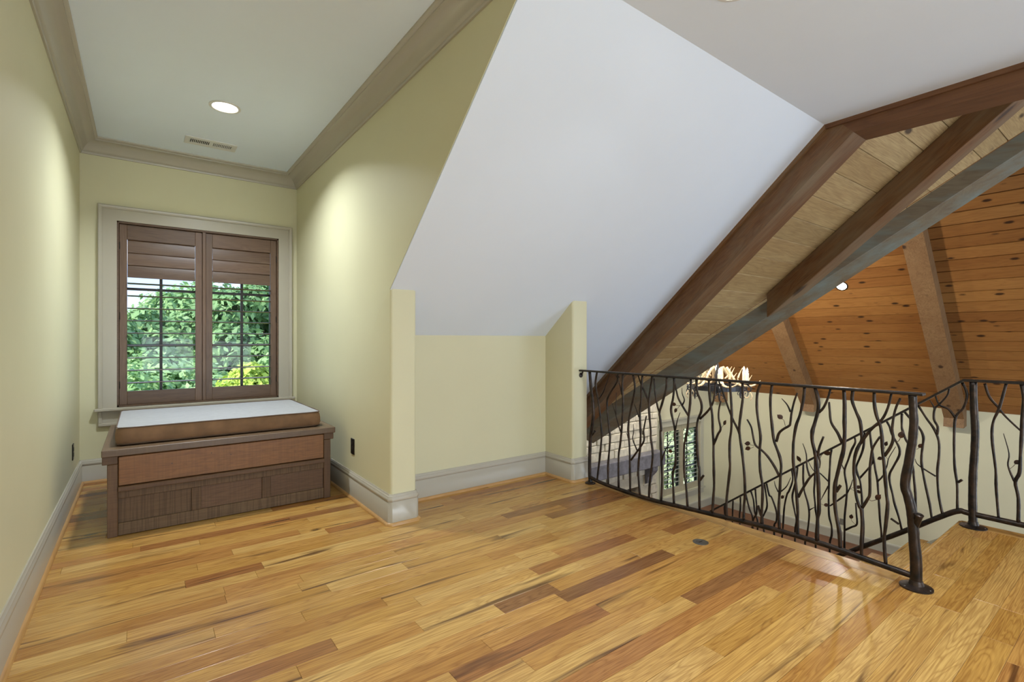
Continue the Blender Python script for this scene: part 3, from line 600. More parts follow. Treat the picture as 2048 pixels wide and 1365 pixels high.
NEAR_TWIGS = [
 ('M', [(2.748,0.896),(2.764,0.804),(2.735,0.676),(2.716,0.585),(2.698,0.426),(2.7,0.383),(2.713,0.258),(2.733,0.131),(2.746,0.076)]),
 ('T', [(2.726,0.691),(2.679,0.75),(2.649,0.812),(2.607,0.892)]),
 ('M', [(2.53,0.892),(2.542,0.838),(2.607,0.752),(2.64,0.69),(2.637,0.595),(2.618,0.46),(2.619,0.468),(2.61,0.407),(2.619,0.299),(2.631,0.176),(2.628,0.08)]),
 ('L', [(2.53,0.881),(2.559,0.89)]),
 ('M', [(2.484,0.895),(2.49,0.811),(2.482,0.701),(2.487,0.59),(2.496,0.478),(2.494,0.486),(2.51,0.366),(2.525,0.269),(2.524,0.08)]),
 ('T', [(2.491,0.744),(2.513,0.822),(2.553,0.889)]),
 ('T', [(2.504,0.464),(2.536,0.539),(2.559,0.604),(2.592,0.672)]),
 ('T', [(2.55,0.591),(2.55,0.636),(2.548,0.694),(2.546,0.757)]),
 ('M', [(2.387,0.894),(2.368,0.82),(2.382,0.745),(2.404,0.665),(2.423,0.576),(2.431,0.488),(2.429,0.449),(2.42,0.335),(2.414,0.197),(2.412,0.069)]),
 ('B', [(2.408,0.268),(2.354,0.338),(2.325,0.375),(2.289,0.435),(2.295,0.506),(2.297,0.474),(2.286,0.539),(2.268,0.613)]),
 ('T', [(2.349,0.352),(2.388,0.428),(2.379,0.48),(2.382,0.539)]),
 ('T', [(2.429,0.426),(2.435,0.439),(2.448,0.465)]),
 ('M', [(2.302,0.897),(2.31,0.803),(2.315,0.717),(2.326,0.631),(2.318,0.504),(2.317,0.466),(2.323,0.375),(2.337,0.259),(2.337,0.168),(2.323,0.072)]),
 ('T', [(2.331,0.596),(2.352,0.641),(2.374,0.686)]),
 ('M', [(2.215,0.898),(2.232,0.817),(2.243,0.725),(2.24,0.641),(2.23,0.517),(2.229,0.458),(2.21,0.351),(2.226,0.215),(2.24,0.123),(2.245,0.06)]),
 ('B', [(2.245,0.708),(2.273,0.764),(2.294,0.804),(2.315,0.836),(2.341,0.899)]),
 ('M', [(2.095,0.895),(2.102,0.819),(2.133,0.715),(2.153,0.651),(2.15,0.611),(2.141,0.53),(2.145,0.515),(2.139,0.385),(2.137,0.256),(2.134,0.17),(2.139,0.069)]),
 ('B', [(2.154,0.647),(2.172,0.69),(2.19,0.771),(2.201,0.886)]),
 ('T', [(2.132,0.322),(2.106,0.391),(2.056,0.468)]),
 ('L', [(2.063,0.397),(2.101,0.397)]),
 ('M', [(2.036,0.896),(2.036,0.845),(2.043,0.764),(2.059,0.682),(2.043,0.604),(2.029,0.547),(2.029,0.511),(2.024,0.406),(2.026,0.321),(2.046,0.245),(2.041,0.149),(2.036,0.069)]),
 ('T', [(2.025,0.547),(2.015,0.588),(2.006,0.621),(1.986,0.671)]),
 ('M', [(1.906,0.897),(1.908,0.815),(1.913,0.738),(1.924,0.659),(1.93,0.58),(1.94,0.525),(1.957,0.46),(1.959,0.376),(1.954,0.273),(1.942,0.181),(1.933,0.071)]),
 ('B', [(1.926,0.655),(1.975,0.72),(2.006,0.768),(2.02,0.818),(2.035,0.873)]),
 ('T', [(1.972,0.72),(1.954,0.757),(1.97,0.798),(1.972,0.838)]),
 ('L', [(2.036,0.721),(1.984,0.717)]),
 ('L', [(2.022,0.681),(1.988,0.72)]),
 ('M', [(1.866,0.888),(1.858,0.818),(1.833,0.756),(1.833,0.698),(1.86,0.618),(1.861,0.482),(1.854,0.355),(1.846,0.317),(1.844,0.236),(1.843,0.091)]),
 ('B', [(1.843,0.646),(1.78,0.711),(1.746,0.777),(1.733,0.891)]),
 ('S', [(1.841,0.247),(1.815,0.285)]),
 ('M', [(1.778,0.901),(1.776,0.827),(1.766,0.753),(1.752,0.68),(1.752,0.587),(1.748,0.51),(1.744,0.418),(1.742,0.326),(1.744,0.232),(1.748,0.161),(1.752,0.071)]),
 ('B', [(1.746,0.495),(1.718,0.563),(1.699,0.602),(1.712,0.666),(1.71,0.722),(1.697,0.778)]),
 ('L', [(1.669,0.645),(1.697,0.603)]),
 ('M', [(1.637,0.896),(1.633,0.821),(1.626,0.749),(1.624,0.678),(1.629,0.605),(1.639,0.528),(1.637,0.438),(1.635,0.384),(1.644,0.31),(1.656,0.199),(1.654,0.203),(1.658,0.13),(1.658,0.079)]),
 ('M', [(1.557,0.902),(1.557,0.81),(1.566,0.72),(1.575,0.631),(1.572,0.555),(1.564,0.505),(1.553,0.436),(1.543,0.333),(1.543,0.227),(1.548,0.16),(1.548,0.078)]),
 ('B', [(1.574,0.578),(1.588,0.615),(1.618,0.668),(1.648,0.736),(1.679,0.817),(1.712,0.898)]),
 ('M', [(1.449,0.899),(1.468,0.846),(1.47,0.766),(1.463,0.698),(1.449,0.597),(1.449,0.594),(1.453,0.525),(1.453,0.456),(1.449,0.388),(1.439,0.322),(1.437,0.309),(1.436,0.241),(1.441,0.154),(1.444,0.078)]),
 ('S', [(1.444,0.129),(1.455,0.157),(1.463,0.186)]),
 ('M', [(1.382,0.9),(1.39,0.825),(1.39,0.741),(1.384,0.675),(1.372,0.587),(1.356,0.542),(1.34,0.495),(1.332,0.446),(1.335,0.379),(1.338,0.312),(1.343,0.265),(1.345,0.181),(1.34,0.089)]),
 ('B', [(1.359,0.578),(1.345,0.627),(1.321,0.654),(1.289,0.678),(1.283,0.695),(1.276,0.755),(1.261,0.821),(1.246,0.865)]),
 ('T', [(1.28,0.757),(1.298,0.795),(1.328,0.828)]),
 ('L', [(1.337,0.723),(1.316,0.707),(1.308,0.675)]),
 ('B', [(1.343,0.384),(1.369,0.432),(1.409,0.485),(1.446,0.516),(1.481,0.54),(1.495,0.594),(1.505,0.641),(1.53,0.683)]),
 ('L', [(1.525,0.54),(1.484,0.536)]),
 ('L', [(1.523,0.511),(1.486,0.527)]),
 ('M', [(1.208,0.9),(1.215,0.826),(1.233,0.743),(1.252,0.683),(1.264,0.605),(1.267,0.557),(1.266,0.476),(1.256,0.397),(1.25,0.317),(1.244,0.306),(1.244,0.225),(1.243,0.161),(1.243,0.096)]),
 ('B', [(1.241,0.291),(1.221,0.337),(1.195,0.389),(1.177,0.418),(1.152,0.447)]),
 ('T', [(1.181,0.42),(1.195,0.468),(1.199,0.537),(1.217,0.592)]),
 ('L', [(1.237,0.504),(1.226,0.484)]),
 ('W', [(1.156,0.901),(1.143,0.858),(1.139,0.796),(1.157,0.715),(1.168,0.666),(1.169,0.618),(1.16,0.568),(1.155,0.55),(1.143,0.474),(1.139,0.396),(1.137,0.251),(1.139,0.279),(1.143,0.199),(1.144,0.089)]),
 ('B', [(1.137,0.771),(1.115,0.798),(1.095,0.847),(1.081,0.899)]),
 ('B', [(1.144,0.536),(1.134,0.588),(1.115,0.645)]),
 ('T', [(1.137,0.541),(1.13,0.508),(1.132,0.473)]),
 ('L', [(1.095,0.561),(1.115,0.557),(1.129,0.53)]),
 ('W', [(1.019,0.9),(1.016,0.824),(1.016,0.734),(1.015,0.673),(1.021,0.592),(1.024,0.589),(1.035,0.526),(1.051,0.447),(1.059,0.399),(1.062,0.322),(1.062,0.315),(1.054,0.24),(1.04,0.168),(1.035,0.088)]),
 ('B', [(1.028,0.626),(1.048,0.674),(1.078,0.725),(1.085,0.786),(1.088,0.832)]),
 ('S', [(1.054,0.367),(1.035,0.405)]),
 ('M', [(0.979,0.897),(0.983,0.849),(0.964,0.794),(0.946,0.749),(0.941,0.685),(0.942,0.652),(0.959,0.607),(0.971,0.554),(0.975,0.493),(0.971,0.45),(0.964,0.377),(0.951,0.321),(0.943,0.301),(0.938,0.229),(0.94,0.14),(0.941,0.087)]),
 ('B', [(0.946,0.636),(0.903,0.711),(0.855,0.77),(0.831,0.83),(0.817,0.899)]),
 ('B', [(0.938,0.315),(0.916,0.362),(0.906,0.396),(0.906,0.508),(0.9,0.582),(0.892,0.627),(0.864,0.684)]),
 ('L', [(0.87,0.386),(0.881,0.369),(0.898,0.36),(0.907,0.365)]),
 ('M', [(0.887,0.899),(0.886,0.838),(0.876,0.781),(0.862,0.74),(0.855,0.684),(0.853,0.622),(0.847,0.563),(0.842,0.493),(0.837,0.409),(0.832,0.361),(0.838,0.273),(0.845,0.2),(0.845,0.143),(0.839,0.091)]),
 ('B', [(0.845,0.593),(0.821,0.64),(0.81,0.684),(0.814,0.732),(0.803,0.819),(0.782,0.88)]),
 ('L', [(0.777,0.707),(0.789,0.674),(0.803,0.671)]),
]
STAIR_TWIGS = [
 ('M', [(0.794,0.891),(0.771,0.819),(0.789,0.734),(0.825,0.675),(0.832,0.578),(0.832,0.427),(0.829,0.337),(0.819,0.247),(0.817,0.155),(0.817,0.088)]),
 ('B', [(0.829,0.669),(0.862,0.719),(0.905,0.739),(0.926,0.799)]),
 ('S', [(0.815,0.26),(0.795,0.281)]),
 ('M', [(1.015,0.731),(0.967,0.639),(0.933,0.582),(0.909,0.505),(0.907,0.413),(0.914,0.32),(0.917,0.319),(0.914,0.225),(0.906,0.132),(0.888,0.041)]),
 ('B', [(0.917,0.547),(0.914,0.597),(0.933,0.643),(0.929,0.712),(0.905,0.745),(0.867,0.804),(0.858,0.844)]),
 ('T', [(0.929,0.712),(0.938,0.736),(0.955,0.768)]),
 ('T', [(0.923,0.275),(0.99,0.314),(1.021,0.339),(1.03,0.368)]),
 ('M', [(1.086,0.675),(1.053,0.628),(1.009,0.578),(0.987,0.523),(0.99,0.465),(0.996,0.406),(0.996,0.348),(0.987,0.273),(0.975,0.198),(0.97,0.188),(0.954,0.082),(0.943,0.003)]),
 ('L', [(1.002,0.459),(1.021,0.432)]),
 ('M', [(1.102,0.66),(1.103,0.58),(1.098,0.545),(1.082,0.492),(1.066,0.455),(1.068,0.424),(1.043,0.319),(1.037,0.242),(1.03,0.146),(1.031,0.149),(1.025,0.014),(1.019,-0.043)]),
 ('M', [(1.187,0.597),(1.17,0.559),(1.157,0.511),(1.134,0.466),(1.115,0.418),(1.118,0.369),(1.147,0.296),(1.17,0.235),(1.17,0.178),(1.154,0.102),(1.141,0.035),(1.118,-0.05),(1.102,-0.115)]),
 ('S', [(1.118,-0.094),(1.164,-0.069)]),
 ('M', [(1.287,0.493),(1.276,0.41),(1.266,0.342),(1.252,0.241),(1.242,0.182),(1.236,0.089),(1.231,0.011),(1.226,-0.09),(1.219,-0.169),(1.216,-0.217)]),
 ('T', [(1.238,0.171),(1.207,0.218),(1.184,0.296),(1.174,0.347),(1.136,0.43)]),
 ('L', [(1.19,0.441),(1.201,0.403)]),
 ('L', [(1.226,0.333),(1.194,0.351),(1.18,0.337)]),
 ('M', [(1.378,0.456),(1.375,0.418),(1.399,0.359),(1.421,0.282),(1.442,0.206),(1.436,0.138),(1.428,0.076),(1.432,-0.011),(1.436,-0.022),(1.442,-0.131),(1.443,-0.238),(1.445,-0.359)]),
 ('T', [(1.442,0.206),(1.453,0.225),(1.46,0.245)]),
 ('B', [(1.436,0.027),(1.485,-0.026),(1.54,-0.084)]),
 ('T', [(1.428,0.037),(1.406,0.09),(1.391,0.148)]),
 ('B', [(1.44,-0.233),(1.399,-0.199),(1.366,-0.168),(1.369,-0.089),(1.373,-0.018)]),
 ('L', [(1.4,-0.123),(1.397,-0.152),(1.373,-0.172)]),
 ('L', [(1.355,0.102),(1.388,0.09),(1.406,0.077)]),
 ('L', [(1.353,0.069),(1.388,0.073),(1.404,0.075)]),
 ('M', [(1.317,0.449),(1.324,0.393),(1.347,0.314),(1.369,0.25),(1.362,0.197),(1.344,0.146),(1.337,0.056),(1.333,-0.016),(1.326,-0.098),(1.324,-0.181),(1.331,-0.3)]),
 ('B', [(1.351,0.164),(1.319,0.211),(1.273,0.287),(1.266,0.329)]),
 ('M', [(1.528,0.338),(1.536,0.291),(1.54,0.202),(1.544,0.114),(1.548,0.003),(1.548,-0.073),(1.544,-0.16),(1.528,-0.23),(1.528,-0.299),(1.54,-0.356)]),
 ('T', [(1.55,0.099),(1.608,0.148),(1.653,0.161),(1.686,0.217)]),
 ('T', [(1.55,0.064),(1.575,0.005),(1.6,-0.054)]),
 ('L', [(1.563,-0.082),(1.591,-0.085),(1.602,-0.083)]),
 ('M', [(1.644,0.203),(1.644,0.091),(1.648,0.0),(1.64,-0.087),(1.639,-0.133),(1.63,-0.216),(1.636,-0.325)]),
 ('M', [(1.725,0.185),(1.724,0.073),(1.718,-0.016),(1.694,-0.101),(1.682,-0.177),(1.688,-0.269),(1.701,-0.354),(1.713,-0.413)]),
 ('T', [(1.682,-0.154),(1.646,-0.122)]),
 ('M', [(1.768,0.158),(1.774,0.078),(1.796,-0.019),(1.807,-0.091),(1.807,-0.086),(1.787,-0.197),(1.774,-0.262),(1.787,-0.358)]),
 ('M', [(1.809,0.121),(1.805,0.048),(1.831,-0.042),(1.845,-0.072),(1.867,-0.172),(1.876,-0.292),(1.878,-0.363)]),
 ('T', [(1.892,-0.061),(1.849,-0.009),(1.818,0.068)]),
 ('T', [(1.913,-0.071),(1.936,-0.029),(1.946,0.011)]),
 ('L', [(1.881,-0.103),(1.862,-0.082)]),
 ('M', [(2.009,-0.032),(1.987,-0.114),(1.968,-0.127),(1.936,-0.205),(1.926,-0.259),(1.931,-0.317),(1.947,-0.365)]),
 ('M', [(2.138,-0.126),(2.118,-0.19),(2.106,-0.285),(2.079,-0.371)]),
 ('M', [(2.101,-0.097),(2.096,-0.184),(2.089,-0.256),(2.093,-0.306),(2.121,-0.368)]),
 ('M', [(2.025,-0.094),(2.006,-0.161),(2.006,-0.224),(2.03,-0.289),(2.04,-0.33)]),
 ('M', [(2.23,-0.194),(2.233,-0.296),(2.238,-0.368)]),
 ('M', [(2.296,-0.252),(2.299,-0.303),(2.301,-0.365)]),
 ('M', [(2.374,-0.303),(2.374,-0.334),(2.374,-0.371)]),
 ('M', [(2.184,-0.232),(2.153,-0.274),(2.123,-0.349)]),
]
FLAT_TWIGS = [
 ('M', [(0.597,0.899),(0.626,0.752),(0.651,0.674),(0.659,0.604),(0.655,0.518),(0.642,0.377),(0.641,0.289),(0.637,0.202),(0.629,0.092)]),
 ('B', [(0.691,0.893),(0.672,0.816),(0.634,0.756),(0.597,0.698),(0.533,0.622)]),
 ('W', [(0.533,0.904),(0.524,0.818),(0.53,0.707),(0.533,0.595),(0.537,0.482),(0.541,0.381),(0.559,0.321),(0.562,0.316),(0.546,0.225),(0.546,0.087)]),
 ('T', [(0.563,0.326),(0.589,0.411),(0.585,0.485),(0.609,0.6)]),
 ('L', [(0.551,0.441),(0.581,0.395)]),
]
NEWEL_1 = [(0.735, 0.901), (0.732, 0.827), (0.73, 0.772), (0.735, 0.689), (0.74, 0.654), (0.751, 0.569), (0.762, 0.497), (0.762, 0.455), (0.762, 0.491), (0.753, 0.424), (0.739, 0.359), (0.733, 0.292), (0.728, 0.207), (0.722, 0.127), (0.721, 0.011)]
NEWEL_1_STUB = [(0.726, 0.277), (0.708, 0.347)]
POST_1 = [(2.828, 0.901), (2.815, 0.786), (2.796, 0.67), (2.789, 0.553), (2.809, 0.433), (2.821, 0.363), (2.828, 0.211), (2.828, 0.07), (2.821, 0.011)]
POST_1_STUB = [(2.802, 0.391), (2.762, 0.43)]
NEWEL_2 = [(0.743, 0.898), (0.74, 0.739), (0.734, 0.593), (0.738, 0.445), (0.743, 0.356), (0.746, 0.219), (0.745, 0.083), (0.743, 0.016)]

# ================================================================== things
# ---- storage bench
BN = thing('storage_bench', 'reclaimed brown wood storage bench below the alcove window', 'bench', (0.478, 4.25, 0))
BX0, BX1, BY0, BY1 = -0.162, 1.114, 3.72, 4.76
tp = box('top', 'barn_top', BN, -0.187, 1.143, 3.70, 4.785, 0.476, 0.518, 0.004)
for x0, x1 in ((-0.185, -0.112), (1.066, 1.136)): box('cleat', 'barn_wood', BN, x0, x1, 3.722, 4.75, 0.428, 0.4755, 0.003)
for x0, x1 in ((BX0, -0.112), (1.066, BX1)):
    box('post', 'barn_wood_v', BN, x0, x1, BY0, BY0+0.05, 0.0, 0.4275, 0.003); box('post', 'barn_wood_v', BN, x0, x1, BY1-0.05, BY1, 0.0, 0.4275, 0.003)
dr = box('drawer', 'barn_red', BN, -0.109, 1.063, BY0-0.004, BY0+0.022, 0.299, 0.470, 0.003)
for hx, hz in ((0.15, 0.395), (0.47, 0.405), (0.36, 0.43)): MB().lathe([(0.003, 0), (0.003, 0.0015)], (hx, BY0-0.0045, hz), 8, (0, -1, 0)).build('nail_hole', 'black_plate', dr)
box('drawer_shadow_gap', 'dark_slot', BN, -0.11, 1.064, BY0+0.024, BY0+0.03, 0.268, 0.475)
box('ledge', 'barn_wood', BN, -0.1115, 1.0655, BY0-0.022, BY0+0.03, 0.267, 0.296, 0.003)
box('rail', 'barn_saw', BN, -0.1115, 1.0655, BY0+0.004, BY0+0.03, 0.222, 0.2665, 0.002)
box('rail', 'barn_saw', BN, -0.1115, 1.0655, BY0+0.004, BY0+0.03, 0.004, 0.077, 0.002)
for x0, x1 in ((0.253, 0.304), (0.658, 0.712)): box('stile', 'barn_saw', BN, x0, x1, BY0+0.005, BY0+0.03, 0.0772, 0.2215, 0.002)
for x0, x1, mt in ((-0.111, 0.2528, 'barn_saw'), (0.3042, 0.6578, 'barn_wood'), (0.7122, 1.065, 'barn_wood')): box('panel', mt, BN, x0, x1, BY0+0.016, BY0+0.03, 0.0772, 0.2215)
for x0, x1 in ((BX0+0.006, BX0+0.024), (BX1-0.024, BX1-0.006)): box('side_panel', 'barn_wood', BN, x0, x1, BY0+0.05, BY1-0.05, 0.01, 0.428)
box('back_panel', 'barn_wood', BN, BX0+0.05, BX1-0.05, BY1-0.03, BY1-0.01, 0.01, 0.475)
# ---- cushion
CX0, CX1, CY0, CY1, CZ0, CZ1 = -0.122, 1.062, 3.795, 4.72, 0.5215, 0.629
def cushion_z(u, v, top):
    e = (1-abs(u)**10)*(1-abs(v)**10); n_ = mnoise.noise(Vector((u*2.2, v*2.0, 1.0)))*0.004
    return (CZ1+0.004*e+n_*e) if top else CZ0
def cushion_ring(z, infl, n=18):
    out = []
    hx, hy, cx, cy = (CX1-CX0)/2, (CY1-CY0)/2, (CX0+CX1)/2, (CY0+CY1)/2
    for side_ in range(4):
        for k in range(n):
            t_ = -1+2*k/n
            u, v = ((t_, -1), (1, t_), (-t_, 1), (-1, -t_))[side_]
            r_ = 0.985 if abs(t_) > 0.96 else 1.0
            out.append((cx+u*r_*(hx+infl), cy+v*r_*(hy+infl), z+mnoise.noise(Vector((u*3, v*3, z*9)))*0.0015))
    return out
CU = thing('bench_cushion', 'brown suede box cushion on the bench, window glare painted on its top', 'cushion', (0.47, 4.26, 0.5185))
zs = [(CZ0, -0.010), (CZ0+0.012, 0.003), (CZ0+0.035, 0.008), (CZ0+0.065, 0.008), (CZ0+0.09, 0.004), (CZ1-0.004, -0.002)]
rings = [cushion_ring(z, f) for z, f in zs]; mb = MB(); n_ = len(rings[0])
for rg in rings: mb.v += rg
for i in range(len(rings)-1):
    for k in range(n_): mb.f.append((i*n_+k, i*n_+(k+1) % n_, (i+1)*n_+(k+1) % n_, (i+1)*n_+k))
mb.f.append(tuple(range(n_-1, -1, -1)))
mb.build('boxing', 'suede', CU, smooth='full')
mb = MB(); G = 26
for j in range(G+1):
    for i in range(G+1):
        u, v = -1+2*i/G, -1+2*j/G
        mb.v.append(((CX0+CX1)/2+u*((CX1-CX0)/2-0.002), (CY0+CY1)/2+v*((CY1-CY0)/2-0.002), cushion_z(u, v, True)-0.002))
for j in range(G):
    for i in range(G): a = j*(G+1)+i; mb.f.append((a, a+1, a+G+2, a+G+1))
mb.build('top_panel', 'cushion_top_glare', CU, smooth='full')
for z, inf in ((CZ1-0.002, 0.001), (CZ0+0.008, 0.003)):
    rg = cushion_ring(z, inf); MB().tube(rg+[rg[0]], 0.0038, 6, smooth=1).build('piping', 'piping', CU, smooth='full')

# ---- railings
NEAR_BOTTOM = [(2.83, 0.052), (2.72, 0.034), (2.5, 0.024), (2.235, 0.022), (2.0, 0.036), (1.746, 0.052), (1.431, 0.072), (1.131, 0.074), (0.863, 0.058), (0.73, 0.05)]
def interp(tab, y):
    tab = sorted(tab)
    if y <= tab[0][0]: return tab[0][1]
    for (a, za), (b, zb) in zip(tab[:-1], tab[1:]):
        if y <= b: return za+(zb-za)*(y-a)/(b-a)
    return tab[-1][1]
def stair_top(y): return 0.897-0.754*(y-0.787) if y > 0.787 else 0.905
def stair_bot(y): return 0.08-0.775*(y-0.817) if y > 0.817 else 0.078
leafproto = None
def leaf_mesh(c, ang, size, X, stem, tilt):
    mb = MB(); outline = [(0, -0.52), (0.20, -0.42), (0.36, -0.20), (0.38, 0.05), (0.28, 0.28), (0.12, 0.44), (0.0, 0.62), (-0.12, 0.44), (-0.28, 0.28), (-0.38, 0.05), (-0.36, -0.20), (-0.20, -0.42)]
    ca, sa = math.cos(ang), math.sin(ang); fr = []; bk = []
    for (u, v) in outline:
        d = 0.18*u*u+0.10*v*v; y_ = (u*ca-v*sa)*size; z_ = (u*sa+v*ca)*size
        fr.append((X+(d+tilt*u)*size-0.0008, c[0]+y_, c[1]+z_)); bk.append((X+(d+tilt*u)*size+0.0008, c[0]+y_, c[1]+z_))
    ctr0 = (X-0.0012-0.04*size, c[0], c[1]); ctr1 = (X+0.0012-0.04*size, c[0], c[1]); n = len(outline)
    mb.v += fr+bk+[ctr0, ctr1]
    for k in range(n):
        mb.f += [(k, (k+1) % n, 2*n), (n+(k+1) % n, n+k, 2*n+1), (k, n+k, n+(k+1) % n, (k+1) % n)]
    st = [(X, *p) for p in stem]
    if len(st) >= 1:
        mid = Vector(st[0])*0.5+Vector((X, *c))*0.5; mid.z -= 0.004
        mb.tube([(X, *c), tuple(mid)]+st, 0.0014, 5, smooth=2)
    return mb
def build_twigs(rail, data, X, topf, botf, snap=True):
    cur = None
    for idx, (k, P) in enumerate(data):
        jx = rnd.uniform(-0.004, 0.004)
        if k in 'MW':
            Q = [P[0]]
            for p in P[1:]:
                if p[1] < Q[-1][1]-0.012: Q.append(p)
            if snap:
                if abs(Q[0][1]-topf(Q[0][0])) < 0.09: Q[0] = (Q[0][0], topf(Q[0][0]))
                else: Q.insert(0, (Q[0][0], topf(Q[0][0])))
                zb = botf(Q[-1][0])
                if Q[-1][1]-zb < 0.06: Q[-1] = (Q[-1][0], zb)
                else:
                    y_, z_ = Q[-1]; m_ = max(1, int((z_-zb)/0.16))
                    for q in range(1, m_+1): Q.append((y_+(rnd.uniform(-0.02, 0.02) if q < m_ else 0.0), z_+(zb-z_)*q/m_))
            r0 = 0.0105 if k == 'W' else 0.0085
            if X > 3.5: r0 *= 0.92
            cur = MB().tube([(X+jx*math.sin(i*1.7), a, b) for i, (a, b) in enumerate(Q)], [r0*(0.92+0.12*math.sin(i*2.3+idx)) for i in range(len(Q))], 8, wob=0.10).build('baluster', 'forged_iron', rail, smooth='full')
        elif k == 'B': MB().tube([(X+0.002+jx*0.6*i/len(P), a, b) for i, (a, b) in enumerate(P)], [0.0078-0.0028*i/max(1, len(P)-1) for i in range(len(P))], 7, wob=0.10).build('branch', 'forged_iron', cur, smooth='full')
        elif k == 'T': MB().tube([(X-0.002-jx*i/len(P), a, b) for i, (a, b) in enumerate(P)], [0.0060-0.0042*i/max(1, len(P)-1) for i in range(len(P))], 6, wob=0.10).build('twig', 'forged_iron', cur, smooth='full')
        elif k == 'S': MB().tube([(X, a, b) for a, b in P], [0.0075]*len(P), 8, smooth=1).build('branch_stub', 'forged_iron', cur, smooth=True)
        elif k == 'L':
            c = P[0]; st = P[1:]; d = Vector((c[0]-st[0][0], c[1]-st[0][1])); ang = math.atan2(-d.x, d.y) if d.length else 0
            leaf_mesh(c, ang+rnd.uniform(-0.3, 0.3), 0.032, X-0.003, st, rnd.uniform(-0.5, 0.5)).build('leaf', 'copper_leaf', cur, smooth=True)
def mono(P): 
    Q = [P[0]]
    for p in P[1:]:
        if p[1] < Q[-1][1]-0.012: Q.append(p)
    return Q
def newel(rail, P, X, r0, r1, foot_r):
    Q = mono(P); Q[-1] = (Q[-1][0], 0.008); n = len(Q)
    nw = MB().tube([(X, a, b) for a, b in Q], [r0+(r1-r0)*i/(n-1) for i in range(n)], 14, wob=0.07, smooth=5).build('newel_post', 'forged_iron', rail, smooth='full')
    y_ = Q[-1][0]
    MB().lathe([(foot_r, 0.0), (foot_r, 0.006), (foot_r*0.8, 0.009), (r1*1.3, 0.016), (r1*1.05, 0.035)], (X, y_, 0.0005), 28).build('base_plate', 'forged_iron', nw, smooth=True)
    for k in range(3): a = 2*math.pi*k/3+0.4; MB().lathe([(0.004, 0), (0.004, 0.002), (0.002, 0.0035)], (X+math.cos(a)*foot_r*0.84, y_+math.sin(a)*foot_r*0.84, 0.007), 8).build('screw', 'steel', nw)
    return nw
def stub(nw, P, X, r):
    a, b = Vector((X, *P[0])), Vector((X-0.012, *P[1])); d = (b-a).normalized()
    MB().tube([a, a+(b-a)*0.5, b], [r*0.75, r*0.9, r*1.05], 12, smooth=3, wob=0.06).build('branch_stub', 'forged_iron', nw, smooth='full')
    MB().lathe([(r*1.12, -0.004), (r*1.16, 0.001), (r*0.85, 0.003), (r*0.6, -0.002)], tuple(b), 14, tuple(d)).build('stub_rim', 'forged_iron', nw, smooth=True)
RX = 2.9
NR = thing('balcony_railing', 'forged iron twig railing along the loft floor edge fixed to the wall', 'railing', (RX, 1.8, 0))
box('handrail', 'rail_iron', NR, RX-0.022, RX+0.022, 0.69, 2.935, 0.900, 0.914, 0.003)
build_twigs(NR, NEAR_TWIGS, RX, lambda y: 0.9, lambda y: interp(NEAR_BOTTOM, y)+0.008)
MB().tube([(RX, y_, z_) for y_, z_ in NEAR_BOTTOM], 0.0145, 10, wob=0.09, smooth=6).build('bottom_rail', 'forged_iron', NR, smooth='full')
nw = newel(NR, NEWEL_1, RX, 0.0165, 0.0235, 0.064); stub(nw, NEWEL_1_STUB, RX, 0.0165)
nw = newel(NR, POST_1, RX, 0.012, 0.0145, 0.042); stub(nw, POST_1_STUB, RX, 0.009)
br = MB().tube([(RX, 2.905, 0.9), (RX, 2.915, 0.88), (RX, 2.928, 0.868)], 0.006, 8, smooth=3).build('wall_bracket', 'rail_iron', NR, smooth=True)
MB().lathe([(0.02, 0), (0.02, 0.004), (0.014, 0.007)], (RX, 2.929, 0.868), 16, (0, -1, 0)).build('bracket_plate', 'rail_iron', br, smooth=True)
SX = 4.12
SR = thing('stair_railing', 'forged iron twig railing beside the descending stairs and landing', 'railing', (SX, 0.74, 0))
def bar(name, pts, X, w, h, parent):     # flat bar through (y,z) points
    mb = MB(); ring = []
    for i, (y_, z_) in enumerate(pts):
        i0 = len(mb.v); mb.v += [(X-w, y_, z_-h), (X+w, y_, z_-h), (X+w, y_, z_+h), (X-w, y_, z_+h)]
        if i:
            for k in range(4): mb.f.append((i0-4+k, i0-4+(k+1) % 4, i0+(k+1) % 4, i0+k))
    mb.f.append((0, 1, 2, 3)); e = len(mb.v)-4; mb.f.append((e+3, e+2, e+1, e)); return mb.build(name, 'rail_iron', parent)
YS1 = 4.05
bar('handrail', [(-1.6, 0.907), (0.787, 0.907), (YS1, stair_top(YS1)+0.007)], SX, 0.020, 0.008, SR)
build_twigs(SR, STAIR_TWIGS, SX, stair_top, lambda y: stair_bot(y)+0.006)
build_twigs(SR, FLAT_TWIGS, SX, lambda y: 0.9, lambda y: 0.085)
for i in range(1, 9):
    build_twigs(SR, [(k, [((y_ if i % 2 == 0 else 1.222-y_)-0.245*i, z_) for y_, z_ in P]) for k, P in FLAT_TWIGS], SX, lambda y: 0.9, lambda y: 0.085)
MB().tube([(SX, y_, stair_bot(y_)+0.004*math.sin(y_*9)) for y_ in [-1.6, -1.0, -0.5, 0.0, 0.4, 0.75, 0.81, 0.9, 1.1, 1.4, 1.8, 2.3, 2.8, 3.3, 3.7, YS1]], 0.0165, 10, wob=0.09, smooth=4).build('bottom_rail', 'forged_iron', SR, smooth='full')
newel(SR, NEWEL_2, SX, 0.019, 0.022, 0.066)
yy = YS1-0.02; MB().tube([(SX, yy, stair_top(yy)), (SX+0.004, yy, (stair_top(yy)+HF)/2), (SX, yy, HF+0.01)], 0.02, 12, wob=0.07).build('newel_post', 'forged_iron', SR, smooth='full')
